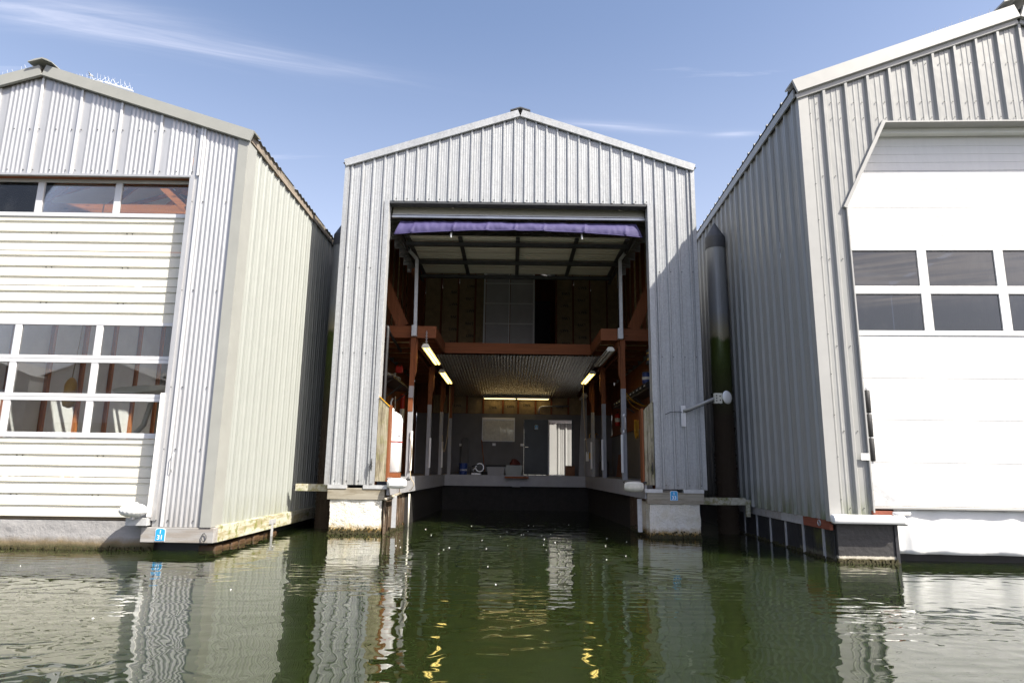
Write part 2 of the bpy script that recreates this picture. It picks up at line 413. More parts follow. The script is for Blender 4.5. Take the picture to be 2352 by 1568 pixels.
def water_mat():
    m, t = base('harbour_water', (0.0130, 0.0190, 0.0055), 0.014)
    t.b.inputs['IOR'].default_value = 1.42
    t.b.subsurface_method = 'BURLEY'
    t.b.inputs['Subsurface Weight'].default_value = 1.0
    t.b.inputs['Subsurface Radius'].default_value = (1.0, 1.2, 0.8)
    t.b.inputs['Subsurface Scale'].default_value = 1.6
    n0 = t.noise(t.coords((0.6, 1.0, 1), rot=(0, 0, 0.18)), 1.3, 1, 0.4, 0.3)      # slow swell
    n1 = t.noise(t.coords((0.8, 1.0, 1), rot=(0, 0, -0.2), loc=(3, 1, 0)), 4.4, 1, 0.4, 0.6)
    n2 = t.noise(t.coords((0.4, 1.6, 1), rot=(0, 0, 0.10), loc=(1, 7, 0)), 7.0, 2, 0.45, 0.3)
    w = t.n('ShaderNodeTexWave', wave_type='BANDS', bands_direction='Y'); w.inputs['Scale'].default_value = 1.6
    w.inputs['Distortion'].default_value = 4.0; w.inputs['Detail'].default_value = 1; w.inputs['Detail Scale'].default_value = 0.7
    t.l(t.coords((0.30, 1.0, 1), rot=(0, 0, -0.16)), w.inputs['Vector'])
    patch = t.ramp(t.noise(t.coords((0.45, 0.9, 1), loc=(5, 2, 0)), 0.55, 2, 0.5), [(0.50, 0.06), (0.66, 1.0)])
    h = t.math('MULTIPLY', n0, 0.011)
    h = t.math('ADD', h, t.math('MULTIPLY', n1, 0.0062))
    h = t.math('ADD', h, t.math('MULTIPLY', t.math('MULTIPLY', n2, patch), 0.0018))
    h = t.math('ADD', h, t.math('MULTIPLY', t.math('MULTIPLY', w.outputs[0], patch), 0.0016))
    t.bump(h, 1.0)
water_mat()

# ------------------------------------------------------------------ geometry helpers
class MB:
    def __init__(s): s.v = []; s.f = []
    def quad(s, a, b, c, d):
        i = len(s.v); s.v += [tuple(a), tuple(b), tuple(c), tuple(d)]; s.f.append((i, i + 1, i + 2, i + 3)); return s
    def box(s, x0, x1, y0, y1, z0, z1):
        i = len(s.v)
        s.v += [(x0, y0, z0), (x1, y0, z0), (x1, y1, z0), (x0, y1, z0), (x0, y0, z1), (x1, y0, z1), (x1, y1, z1), (x0, y1, z1)]
        s.f += [(i, i + 3, i + 2, i + 1), (i + 4, i + 5, i + 6, i + 7), (i, i + 1, i + 5, i + 4), (i + 1, i + 2, i + 6, i + 5), (i + 2, i + 3, i + 7, i + 6), (i + 3, i, i + 4, i + 7)]
        return s
    def bar(s, p, q, w, h, upv=(0, 0, 1)):
        """rectangular bar from p to q, w wide, h high along upv"""
        p, q = Vector(p), Vector(q); d = (q - p).normalized(); u = Vector(upv)
        a = d.cross(u).normalized() * (w / 2); b = a.cross(d).normalized() * (h / 2)
        i = len(s.v)
        for c in (p, q):
            for sa, sb in ((-1, -1), (1, -1), (1, 1), (-1, 1)): s.v.append(tuple(c + a * sa + b * sb))
        s.f += [(i, i + 1, i + 2, i + 3), (i + 7, i + 6, i + 5, i + 4)] + [(i + k, i + 4 + k, i + 4 + (k + 1) % 4, i + (k + 1) % 4) for k in range(4)]
        return s
    def prism(s, poly, fn, t0, t1):
        """polygon of (a, b) pairs pushed through fn(a, b, t)"""
        i = len(s.v); n = len(poly)
        for t in (t0, t1): s.v += [tuple(fn(a, b, t)) for a, b in poly]
        s.f.append(tuple(range(i + n - 1, i - 1, -1))); s.f.append(tuple(range(i + n, i + 2 * n)))
        s.f += [(i + k, i + (k + 1) % n, i + n + (k + 1) % n, i + n + k) for k in range(n)]
        return s
    def tube(s, pts, r, n=8, cap=True):
        pts = [Vector(p) for p in pts]; rings = []
        last = None
        for k, p in enumerate(pts):
            d = (pts[min(k + 1, len(pts) - 1)] - pts[max(k - 1, 0)]).normalized()
            if last is None:
                a = d.orthogonal().normalized()
            else:
                a = (last - d * last.dot(d)).normalized()
            last = a; b = d.cross(a); rr = r[k] if isinstance(r, (list, tuple)) else r
            rings.append(len(s.v))
            s.v += [tuple(p + (a * math.cos(2 * math.pi * j / n) + b * math.sin(2 * math.pi * j / n)) * rr) for j in range(n)]
        for i, j in zip(rings, rings[1:]):
            s.f += [(i + k, i + (k + 1) % n, j + (k + 1) % n, j + k) for k in range(n)]
        if cap:
            s.f.append(tuple(rings[0] + k for k in range(n - 1, -1, -1))); s.f.append(tuple(rings[-1] + k for k in range(n)))
        return s
    def lathe(s, prof, c=(0, 0, 0), n=20, axis='Z', rfun=None):
        c = Vector(c); rings = []
        for r, h in prof:
            rings.append(len(s.v))
            for k in range(n):
                a = 2 * math.pi * k / n; rr = r * (rfun(a, h) if rfun else 1)
                x, y = rr * math.cos(a), rr * math.sin(a)
                p = {'Z': (x, y, h), 'Y': (x, h, y), 'X': (h, x, y)}[axis]
                s.v.append(tuple(c + Vector(p)))
        for i, j in zip(rings, rings[1:]):
            s.f += [(i + k, i + (k + 1) % n, j + (k + 1) % n, j + k) for k in range(n)]
        s.f.append(tuple(rings[0] + k for k in range(n - 1, -1, -1))); s.f.append(tuple(rings[-1] + k for k in range(n)))
        return s
    def grid(s, nu, nv, fn):
        i = len(s.v)
        s.v += [tuple(fn(a / nu, b / nv)) for b in range(nv + 1) for a in range(nu + 1)]
        s.f += [(i + b * (nu + 1) + a, i + b * (nu + 1) + a + 1, i + (b + 1) * (nu + 1) + a + 1, i + (b + 1) * (nu + 1) + a) for b in range(nv) for a in range(nu)]
        return s
    def build(s, name, mat, parent=None, smooth=False, bevel=0.0, solid=0.0, sub=0):
        me = bpy.data.meshes.new(name); me.from_pydata(s.v, [], s.f); me.update()
        me.materials.append(MATS[mat])
        if smooth:
            me.polygons.foreach_set('use_smooth', [True] * len(me.polygons))
        o = bpy.data.objects.new(name, me); COL.objects.link(o)
        if parent is not None: adopt(o, parent)
        if solid:
            m = o.modifiers.new('thickness', 'SOLIDIFY'); m.thickness = solid; m.offset = 0
        if sub:
            m = o.modifiers.new('smooth', 'SUBSURF'); m.levels = sub; m.render_levels = sub
        if bevel:
            m = o.modifiers.new('edge', 'BEVEL'); m.width = bevel; m.segments = 2; m.limit_method = 'ANGLE'
        return o
LOCAL = set()
def adopt(o, parent):
    o.parent = parent
    if parent.type == 'EMPTY' and parent.name not in LOCAL:
        o.matrix_parent_inverse = parent.matrix_basis.inverted()
def tag(o, label=None, cat=None, group=None, kind=None):
    if label: o['label'] = label
    if cat: o['category'] = cat
    if group: o['group'] = group
    if kind: o['kind'] = kind
    return o
def thing(name, label, cat, loc=(0, 0, 0), rotz=0.0, group=None, local=False):
    """an Empty at the thing's base; its parts are modelled in world coordinates unless local"""
    o = bpy.data.objects.new(name, None); COL.objects.link(o)
    o.empty_display_size = 0.2
    o.location = loc; o.rotation_euler = (0, 0, rotz)
    o.matrix_basis = Matrix.Translation(loc) @ Matrix.Rotation(rotz, 4, 'Z')
    if local: LOCAL.add(o.name)
    return tag(o, label, cat, group)
def copy_tree(o, parent=None):
    c = o.copy(); COL.objects.link(c); c.parent = parent
    for ch in list(o.children): copy_tree(ch, c)
    return c
def share(o, name=None, loc=(0, 0, 0), parent=None):
    c = o.copy(); COL.objects.link(c); c.location = loc
    if parent is not None: c.parent = parent
    return c
def text_mesh(txt, size, name, mat, parent, origin, xdir, ydir, depth=0.002, align='CENTER', spacing=1.0):
    cu = bpy.data.curves.new(name, 'FONT'); cu.body = txt; cu.size = size; cu.extrude = depth; cu.align_x = align; cu.align_y = 'CENTER'
    cu.resolution_u = 3; cu.space_character = spacing; cu.offset = size * 0.012
    to = bpy.data.objects.new('tmp_text', cu); COL.objects.link(to)
    dg = bpy.context.evaluated_depsgraph_get(); dg.update()
    me = bpy.data.meshes.new_from_object(to.evaluated_get(dg))
    bpy.data.objects.remove(to); bpy.data.curves.remove(cu)
    x, y = Vector(xdir), Vector(ydir); z = x.cross(y)
    mt = Matrix(((x[0], y[0], z[0], origin[0]), (x[1], y[1], z[1], origin[1]), (x[2], y[2], z[2], origin[2]), (0, 0, 0, 1)))
    me.transform(mt); me.materials.clear(); me.materials.append(MATS[mat]); me.name = name
    o = bpy.data.objects.new(name, me); COL.objects.link(o)
    if parent is not None: adopt(o, parent)
    return o

def rib_profile(pitch, h, foot, top, minors=(), mh=0.004, mw=0.02, start=0.0):
    """one period of a ribbed sheet as (t, height) points, rib centred on t = pitch / 2"""
    c = pitch / 2
    p = [(0, 0)]
    pts = []
    for m in minors: pts += [(m * pitch - mw, 0), (m * pitch - mw * 0.3, mh), (m * pitch + mw * 0.3, mh), (m * pitch + mw, 0)]
    pts += [(c - foot / 2, 0), (c - top / 2, h), (c + top / 2, h), (c + foot / 2, 0)]
    return [(0, 0)] + sorted(pts)
def wave_profile(pitch, h, n=8):
    return [(pitch * k / n, h * 0.5 * (1 - math.cos(2 * math.pi * k / n))) for k in range(n)]
def prof_at(prof, pitch, a):
    t = a % pitch
    q = prof + [(pitch, prof[0][1])]
    for (t0, h0), (t1, h1) in zip(q, q[1:]):
        if t0 <= t <= t1: return h0 if t1 == t0 else h0 + (h1 - h0) * (t - t0) / (t1 - t0)
    return 0
def siding(parent, name, mat, a0, a1, zb, zt, prof, pitch, place, panel, extra=(), phase=0.0, smooth=False, jitter=0.0015):
    """sheets of profiled metal side by side; place(a, out, z) gives the point. Each sheet is a part."""
    fb = zb if callable(zb) else (lambda a: zb)
    ft = zt if callable(zt) else (lambda a: zt)
    outs = []
    x = a0; k = 0
    while x < a1 - 1e-4:
        e = min(a1, x + panel)
        if a1 - e < panel * 0.25: e = a1
        cols = {round(x, 5), round(e, 5)} | {c for c in extra if x < c < e}
        q0 = math.floor((x - phase) / pitch) - 1
        q = q0
        while q * pitch + phase < e + pitch:
            for t, h in prof:
                a = q * pitch + phase + t
                if x + 1e-4 < a < e - 1e-4: cols.add(round(a, 5))
            q += 1
        cols = sorted(cols)
        off = R.uniform(-jitter, jitter) + (0.0012 if k % 2 else 0)
        m = MB(); dz = R.uniform(-0.004, 0.004)
        for a in cols:
            h = prof_at(prof, pitch, a - phase) + off
            m.v += [tuple(place(a, h, fb(a) + dz)), tuple(place(a, h, ft(a)))]
        for i in range(len(cols) - 1):
            m.f.append((2 * i, 2 * i + 2, 2 * i + 3, 2 * i + 1))
        outs.append(m.build(name, mat, parent, smooth=smooth))
        x = e; k += 1
    return outs
def screws(parent, pts, mat='dark_steel', r=0.008, out=(0, -1, 0)):
    """rows of sheet screws: far too small to pick apart"""
    m = MB(); o = Vector(out)
    for p in pts:
        p = Vector(p) + o * 0.003
        m.box(p.x - r, p.x + r, p.y - r, p.y + r, p.z - r, p.z + r)
    b = m.build('screw', mat, parent); b['kind'] = 'stuff'
    return b
def planks(parent, name, mat, a0, a1, w, fn, gap=0.004, jit=0.004):
    """boards side by side, fn(a, b) -> box tuple"""
    a = a0; k = 0
    while a < a1 - 0.02:
        b = min(a1, a + w)
        MB().box(*fn(a + gap / 2, b - gap / 2, R.uniform(-jit, jit))).build(name, mat, parent)
        a = b

# ------------------------------------------------------------------ water
wt = MB().quad((-1500, -1500, 0), (1500, -1500, 0), (1500, 1500, 0), (-1500, 1500, 0)).build('water', 'harbour_water')
tag(wt, kind='structure')

# ================================================================== CENTRE BOATHOUSE
YC, XC = 13.1, 0.112
CL, CR = -3.60, 3.825                     # outer faces
OL, OR_, OT = -2.66, 2.85, 6.84           # door opening
CB = 0.93                                 # foot of the siding
EAVE, APEX, SL = 7.62, 8.84, None
def c_top(x): return APEX - abs(x - XC) * (APEX - EAVE) / 3.712
B = thing('boathouse', 'middle boathouse in galvanised ribbed metal with its door open and a purple valance', 'boathouse', (XC, YC, 0), group='floating boathouses in a row')
cp = 0.2321
cprof = rib_profile(cp, 0.030, 0.062, 0.026, (0.0, 0.22, 0.78), 0.003, 0.012)
front = lambda a, o, z: (a, YC - o, z)
siding(B, 'siding_panel', 'galvanised', CL + 0.02, OL, CB, c_top, cprof, cp, front, cp * 4, phase=CL)
siding(B, 'siding_panel', 'galvanised', OL, OR_, OT, c_top, cprof, cp, front, cp * 4, extra=(XC,), phase=CL)
siding(B, 'siding_panel', 'galvanised', OR_, CR - 0.02, CB, c_top, cprof, cp, front, cp * 4.3, phase=CL)
sp_ = []
for k in range(32):
    x = CL + cp * (k + 0.5) + 0.045
    for z in (c_top(x) - 0.04, OT + 0.05 if OL < x < OR_ else 5.35, None if OL < x < OR_ else 3.55, None if OL < x < OR_ else CB + 0.07):
        if z: sp_.append((x, YC - 0.002, z))
screws(B, sp_)
# side walls, roof
siding(B, 'wall_panel', 'galvanised', YC + 0.02, 24.2, CB, EAVE + 0.02, cprof, cp, lambda a, o, z: (CL - o, a, z), 1.85)
siding(B, 'wall_panel', 'galvanised', YC + 0.02, 24.2, CB, EAVE + 0.02, cprof, cp, lambda a, o, z: (CR + o, a, z), 1.85)
rs = (APEX - EAVE) / 3.712
for sgn in (-1, 1):
    m = MB(); cols = []
    a = YC - 0.02
    pr = rib_profile(0.23, 0.028, 0.06, 0.025)
    ys = sorted({round(YC - 0.02 + q * 0.23 + t, 4) for q in range(49) for t, h in pr})
    for y in ys:
        h = prof_at(pr, 0.23, y - YC + 0.02)
        m.v += [(XC, y, APEX + 0.10 + h), (XC + sgn * 3.80, y, APEX + 0.10 - 3.80 * rs + h)]
    m.f += [(2 * i, 2 * i + 1, 2 * i + 3, 2 * i + 2) for i in range(len(ys) - 1)]
    rf = m.build('roof', 'roof_sheet', B)
MB().prism([(-0.22, -0.07), (0, 0), (0.22, -0.07), (0.22, -0.10), (0, -0.03), (-0.22, -0.10)], lambda a, b, t: (XC + a, t, APEX + 0.22 + b), YC - 0.03, 24.25).build('ridge_cap', 'dark_steel', rf)
def rake(parent, x0, z0, x1, z1, y, h, mat, d=0.03, top=0.10):
    """folded trim along a gable edge: face, top return and lower lip"""
    m = MB(); L = Vector((x1 - x0, 0, z1 - z0)); n = Vector((-L.z, 0, L.x)).normalized()
    if n.z < 0: n = -n
    def P(t, b, yy): return (x0 + L.x * t + n.x * b, yy, z0 + L.z * t + n.z * b)
    sec = [(0, y - d * 0.3), (0.012, y - d), (h, y - d), (h + 0.006, y + top), (h - 0.02, y + top), (h - 0.02, y), (0, y)]
    i = len(m.v); k = len(sec)
    for t in (0, 1): m.v += [P(t, b, yy) for b, yy in sec]
    m.f += [tuple(range(k - 1, -1, -1)), tuple(range(k, 2 * k))] + [(j, (j + 1) % k, k + (j + 1) % k, k + j) for j in range(k)]
    return m.build('rake_trim', mat, parent)
rake(B, XC, APEX - 0.03, CL - 0.012, EAVE - 0.033, YC - 0.035, 0.165, 'galvanised')
rake(B, XC, APEX - 0.03, CR + 0.012, EAVE - 0.033, YC - 0.035, 0.165, 'galvanised')
for x in (CL, CR):
    s = 1 if x > 0 else -1
    m = MB().prism([(0, 0), (0, -0.038), (-s * 0.085, -0.038), (-s * 0.085, -0.034), (-s * 0.004, -0.034), (-s * 0.004, 0.10), (0, 0.10)], lambda a, b, t: (x + s * 0.034 + a, YC + b, t), CB - 0.01, EAVE - 0.02)
    m.build('corner_trim', 'galvanised', B)
# opening linings
for x, s in ((OL, 1), (OR_, -1)):
    MB().box(min(x, x + s * 0.012), max(x, x + s * 0.012), YC - 0.034, YC + 0.22, 2.62, OT).build('jamb_trim', 'galv_trim', B)
    MB().box(min(x - s * .09, x - s * 0.001), max(x - s * .09, x - s * 0.001), YC - 0.037, YC - 0.032, 0.95, OT + 0.02).build('jamb_flange', 'galvanised', B)
    MB().box(min(x, x - s * 0.3), max(x, x - s * 0.3), YC + 0.06, YC + 0.26, CB, OT + 0.3).build('jamb_post', 'fir_z', B)
MB().box(OL, OR_, YC - 0.02, YC + 0.20, OT - 0.055, OT - 0.004).build('header_trim', 'dark_steel', B)
MB().box(OL - 0.25, OR_ + 0.25, YC + 0.06, YC + 0.2, OT + 0.004, OT + 0.34).build('header_beam', 'fir', B)
# weathered boards low on the jambs
for s, xs in ((1, (-2.655, -2.585, -2.52, -2.45)), (-1, (2.85, 2.785, 2.72, 2.655))):
    for k in range(3):
        a, b = sorted((xs[k], xs[k + 1]))
        t0, t1 = (2.665 - (0.068 * k), 2.665 - 0.068 * (k + 1))
        if s < 0: t0, t1 = t1, t0
        MB().prism([(a + .003, 1.0), (b - .003, 1.0), (b - .003, t1), (a + .003, t0)], lambda p, q, t: (p, t, q), YC + 0.005 + 0.004 * k, YC + 0.04 + 0.004 * k).build('jamb_board', 'weathered_z', B)
    xe = -2.43 if s > 0 else 2.633
    MB().box(xe - 0.018, xe + 0.018, YC + 0.02, YC + 0.24, 1.0, 2.50).build('jamb_edge_board', 'fir_z', B)
MB().bar((-2.655, YC + 0.02, 2.672), (-2.43, YC + 0.03, 2.465), 0.06, 0.014).build('jamb_cap', 'yellow_plastic', B)
# timber sill, flashing and floats
for a, b, t in ((-3.56, -2.45, 'L'), (2.68, 3.79, 'R')):
    sb_ = MB().box(a, b, YC - 0.03, YC + 0.12, 0.645, 0.865).build('sill_beam', 'weathered_x', B, bevel=0.006)
    for u, v in (((a, a + 0.37), (b - 0.42, b + 0.05)) if t == 'L' else ((a - 0.05, a + 0.30), (b - 0.40, b))):
        MB().box(u, v, YC - 0.045, YC + 0.10, 0.855, 0.925).build('flashing', 'galv_trim', sb_)
def rough_block(x0, x1, y0, y1, z0, z1, amp, name, mat, parent, seed):
    """float block with a lumpy hand-painted skin"""
    m = MB(); nx, ny, nz = 26, 20, 18
    def P(x, y, z):
        d = mnoise.noise_vector(Vector((x * 5 + seed, y * 5, z * 6))) * amp + mnoise.noise_vector(Vector((x * 16 + seed, y * 16, z * 16))) * amp * 0.5
        return (x + d.x, y + d.y, z + d.z * 0.5)
    m.grid(nx, nz, lambda u, v: P(x0 + (x1 - x0) * u, y0, z0 + (z1 - z0) * v))
    m.grid(ny, nz, lambda u, v: P(x1, y0 + (y1 - y0) * u, z0 + (z1 - z0) * v))
    m.grid(ny, nz, lambda u, v: P(x0, y1 + (y0 - y1) * u, z0 + (z1 - z0) * v))
    m.grid(nx, ny, lambda u, v: P(x0 + (x1 - x0) * u, y0 + (y1 - y0) * v, z1))
    return m.build(name, mat, parent, smooth=True)
rough_block(-3.50, -2.50, YC, YC + 1.2, -0.25, 0.64, 0.018, 'float_block', 'painted_float', B, 1.7)
rough_block(2.73, 3.71, YC, YC + 1.2, -0.25, 0.66, 0.018, 'float_block', 'painted_float', B, 9.2)
for xa, xb, s in ((-3.5, -2.40, 1), (2.74, 3.72, -1)):
    xi = xb if s > 0 else xa
    xo = xa if s > 0 else xb
    # inner hull face runs slightly towards the middle
    MB().prism([(xi - s * 0.06, YC + 0.03), (xi + s * 0.02, 15.2), (xo, 15.2), (xo, YC + 1.25), (xi - s * 0.09, YC + 1.2)], lambda p, q, t: (p, q, t), -0.3, 0.73).build('hull', 'stained_hull', B)
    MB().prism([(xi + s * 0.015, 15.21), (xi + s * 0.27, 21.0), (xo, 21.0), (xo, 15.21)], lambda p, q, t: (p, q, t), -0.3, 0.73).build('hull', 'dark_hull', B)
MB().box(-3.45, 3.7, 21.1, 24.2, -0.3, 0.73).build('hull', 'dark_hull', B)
# decks and fascias
DZ = 1.06
MB().prism([(-3.5, YC + 0.13), (-2.43, YC + 0.13), (-2.10, 21.0), (2.40, 21.0), (2.70, YC + 0.13), (3.7, YC + 0.13), (3.7, 24.1), (-3.5, 24.1)], lambda p, q, t: (p, q, t), DZ - 0.05, DZ).build('deck', 'deck_paint', B)
def fascia(p, q, z0, z1, mat='grey_paint'):
    MB().bar((p[0], p[1], (z0 + z1) / 2), (q[0], q[1], (z0 + z1) / 2), 0.045, z1 - z0).build('deck_fascia', mat, B)
fascia((-2.395, YC + 0.02), (-2.08, 20.95), 0.735, DZ + 0.012)
fascia((2.665, YC + 0.02), (2.385, 20.95), 0.735, DZ + 0.012)
fascia((-2.10, 20.97), (2.41, 20.97), 0.735, DZ + 0.012)
MB().box(-0.17, 0.57, 20.70, 20.95, 0.985, 1.04).build('step_plank', 'fir', B)
MB().box(0.06, 0.32, 20.90, 20.945, 0.72, 0.985).build('step_support', 'grey_paint', B)
for x, y, z0 in ((-2.30, 13.45, 0.1), (2.60, 13.5, 0.08)):
    MB().box(x - 0.045, x + 0.045, y - 0.06, y - 0.045, z0, 0.72).build('strap_plate', 'galv_trim', B)
MB().tube([(-2.42, 13.02, 0.66), (-2.34, 13.3, 0.70), (-2.28, 13.95, 0.74)], 0.03, 8).build('rub_pole', 'weathered_x', B, smooth=True)
MB().tube([(-2.235, 14.9, 0.70), (-2.235, 14.9, -0.1)], 0.020, 8).build('drain_pipe', 'aged_plastic', B, smooth=True)
# side walls inside
wl, wr = -3.46, 3.69
planks(B, 'wall_plank', 'fir_z', YC + 0.3, 23.9, 0.29, lambda a, b, j: (wl - 0.02, wl + 0.012 + j, a, b, DZ, 4.25))
MB().box(wr - 0.02, wr + 0.02, YC + 0.25, 23.9, DZ, 2.44).build('wall_lining', 'plywood_grey', B)
MB().box(wr - 0.07, wr + 0.0, YC + 0.25, 23.9, 2.44, 2.475).build('wall_ledge', 'fir_y', B)
planks(B, 'wall_plank', 'fir_z', YC + 0.3, 23.9, 0.31, lambda a, b, j: (wr - 0.008 - j, wr + 0.022, a, b, 2.48, 4.25))
for s, x in ((1, wl), (-1, wr)):
    for k in range(14):
        y = YC + 0.35 + k * 0.78
        MB().box(min(x, x + s * 0.14), max(x, x + s * 0.14), y, y + 0.05, 4.55, 7.5).build('stud', 'fir_z', B)
        if k < 13:
            MB().box(min(x - s * .01, x + s * 0.05), max(x - s * .01, x + s * 0.05), y + 0.055, y + 0.775, 4.56, 7.45).build('insulation_batt', 'kraft' if k % 3 else 'fibreglass', B)
# loft
def beam(name, p, q, w, h, mat): return MB().bar(p, q, w, h).build(name, mat, B)
LZ0, LZ1 = 4.255, 4.535; LM = (LZ0 + LZ1) / 2; LH = LZ1 - LZ0
beam('loft_beam', (wl + 0.03, 15.03, LM), (-1.785, 15.03, LM), 0.05, LH, 'fir')
beam('loft_beam', (2.085, 15.03, LM), (wr - 0.03, 15.03, LM), 0.05, LH, 'fir')
beam('loft_beam', (-1.81, 15.06, LM), (-1.81, 17.0, LM), 0.05, LH, 'fir_y')
beam('loft_beam', (2.11, 15.06, LM), (2.11, 17.0, LM), 0.05, LH, 'fir_y')
beam('loft_beam', (-1.78, 17.03, LM), (2.08, 17.03, LM), 0.05, LH, 'fir')
MB().box(wl, -1.84, 15.06, 24.0, 4.50, 4.53).build('loft_floor', 'fir_y', B)
MB().box(2.14, wr, 15.06, 24.0, 4.50, 4.53).build('loft_floor', 'fir_y', B)
MB().box(-1.84, 2.14, 17.06, 24.0, 4.50, 4.53).build('loft_floor', 'fir_y', B)
for x0, x1 in ((wl + 0.05, -1.86), (2.16, wr - 0.05)):
    for k in range(11):
        y = 15.5 + k * 0.78
        MB().box(x0, x1, y, y + 0.045, LZ0, 4.495).build('joist', 'fir', B)
        MB().box(x0 + 0.02, x1 - 0.25, y + 0.06, y + 0.73, 4.36, 4.49).build('insulation_batt', 'fibreglass' if k % 2 == 0 else 'kraft', B)
for x in (-2.32, 2.59):
    MB().box(x - 0.10, x - 0.055, 15.1, 23.9, 4.09, 4.255).build('girder', 'fir_y', B)
    MB().box(x + 0.055, x + 0.10, 15.1, 23.9, 4.09, 4.255).build('girder', 'fir_y', B)
# corrugated ceiling under the loft
cw = wave_profile(0.085, 0.026, 8)
for ya, yb, za, zb_ in ((17.06, 20.6, 4.235, 4.03), (20.5, 23.95, 4.045, 3.85)):
    def cpl(a, o, z, ya=ya, yb=yb, za=za, zb_=zb_): return (a, ya + (yb - ya) * z, za + (zb_ - za) * z - o)
    siding(B, 'ceiling_sheet', 'corrugated_ceiling', -2.05, 2.35, 0.0, 1.0, cw, 0.085, cpl, 0.68, smooth=True)
# posts: bare timber above, painted grey below, white rub strips
def post(x, y, ztop, zpaint, strip=None, w=0.105):
    po = MB().box(x - w / 2, x + w / 2, y - 0.05, y + 0.05, zpaint, ztop).build('post', 'fir_z', B)
    MB().box(x - w / 2 - 0.002, x + w / 2 + 0.002, y - 0.052, y + 0.052, DZ, zpaint).build('painted_foot', 'grey_paint', po, bevel=0.004)
    s = 1 if x < 0 else -1
    MB().prism([(0.058, 4.1), (0.10, 4.1), (0.10, 3.45), (0.058, 3.32)], lambda a, b, t: (x + s * a, y + t, b), -0.045, 0.045).build('brace', 'fir_z', po)
    if strip:
        MB().box(min(x + s * 0.03, x + s * 0.085), max(x + s * 0.03, x + s * 0.085), y - 0.085, y - 0.055, strip[0], strip[1]).build('rub_strip', 'white_plastic', po, bevel=0.01)
for x, y, zt, zp, st in ((-2.302, 15.0, 4.26, 3.115, (1.20, 2.08)), (-2.302, 18.5, 4.1, 3.02, (1.27, 2.09)), (-2.25, 21.3, 4.1, 3.05, (1.28, 2.1)), (-2.02, 21.9, 4.0, 2.9, None),
                     (2.58, 15.0, 4.26, 3.117, (1.22, 2.065)), (2.578, 18.2, 4.1, 3.08, (1.27, 2.1)), (2.582, 20.7, 4.1, 3.055, (1.30, 2.13))):
    post(x, y, zt, zp, st)
MB().box(-2.358, -2.246, 14.94, 14.947, 2.53, 2.84).build('bare_patch', 'fir_z', B)
# steel door tracks with their kicked-out tops
for pts in ([(-2.67, 6.80), (-2.66, 6.56), (-2.29, 6.14), (-2.262, 4.52)], [(2.90, 6.88), (2.89, 6.64), (2.55, 6.20), (2.545, 4.52)]):
    m = MB()
    for (xa, za), (xb, zb_) in zip(pts, pts[1:]):
        m.bar((xa, 14.92, za), (xb, 14.92, zb_), 0.075, 0.075, (0, 1, 0))
    dt = m.build('door_track', 'galv_trim', B)
    x = pts[-1][0] - 0.02
    MB().box(x - 0.06, x + 0.06, 14.86, 14.98, 4.27, 4.53).build('track_shoe', 'galv_trim', dt, bevel=0.006)
for s, xa, xb in ((1, -3.15, -2.60), (-1, 3.40, 2.87)):
    MB().bar((xa, 15.2, 5.75), (xb, 15.2, 4.56), 0.05, 0.28, (0, 0, 1)).build('brace', 'fir_z', B)
# upper partition in the loft
planks(B, 'insulation_batt', 'kraft', -2.9, -0.93, 0.56, lambda a, b, j: (a + 0.02, b - 0.02, 21.0 + j * 3, 21.06, 4.54, 8.0), gap=0.0)
planks(B, 'insulation_batt', 'kraft', 1.46, 3.5, 0.56, lambda a, b, j: (a + 0.02, b - 0.02, 21.0 + j * 3, 21.06, 4.54, 8.0), gap=0.0)
for x in (-2.92, -2.36, -1.8, -1.24, 1.44, 2.0, 2.56, 3.12):
    MB().box(x - 0.022, x + 0.022, 20.96, 21.07, 4.54, 8.1).build('stud', 'fir_z', B)
MB().box(-3.4, -2.92, 21.0, 21.05, 4.54, 8.1).build('partition_panel', 'fir_z', B)
MB().box(0.72, 1.42, 23.9, 23.95, 4.54, 7.5).build('shade_sheet', 'board_dark', B)  # near-black sheet painting the shade beyond the loft doorway
for i in range(9):
    for j, xx in enumerate((-1.95, -1.42, 1.72, 2.28)):
        z = 4.9 + i * 0.42 + (0.2 if j % 2 else 0)
        if z < 7.3:
            t = text_mesh('LW6', 0.13, 'print_mark', 'ink', B, (xx + (i % 2) * 0.04, 20.978, z), (-1, 0, 0) if (i + j) % 2 else (1, 0, 0), (0, 0, -1) if (i + j) % 2 else (0, 0, 1), 0.001)
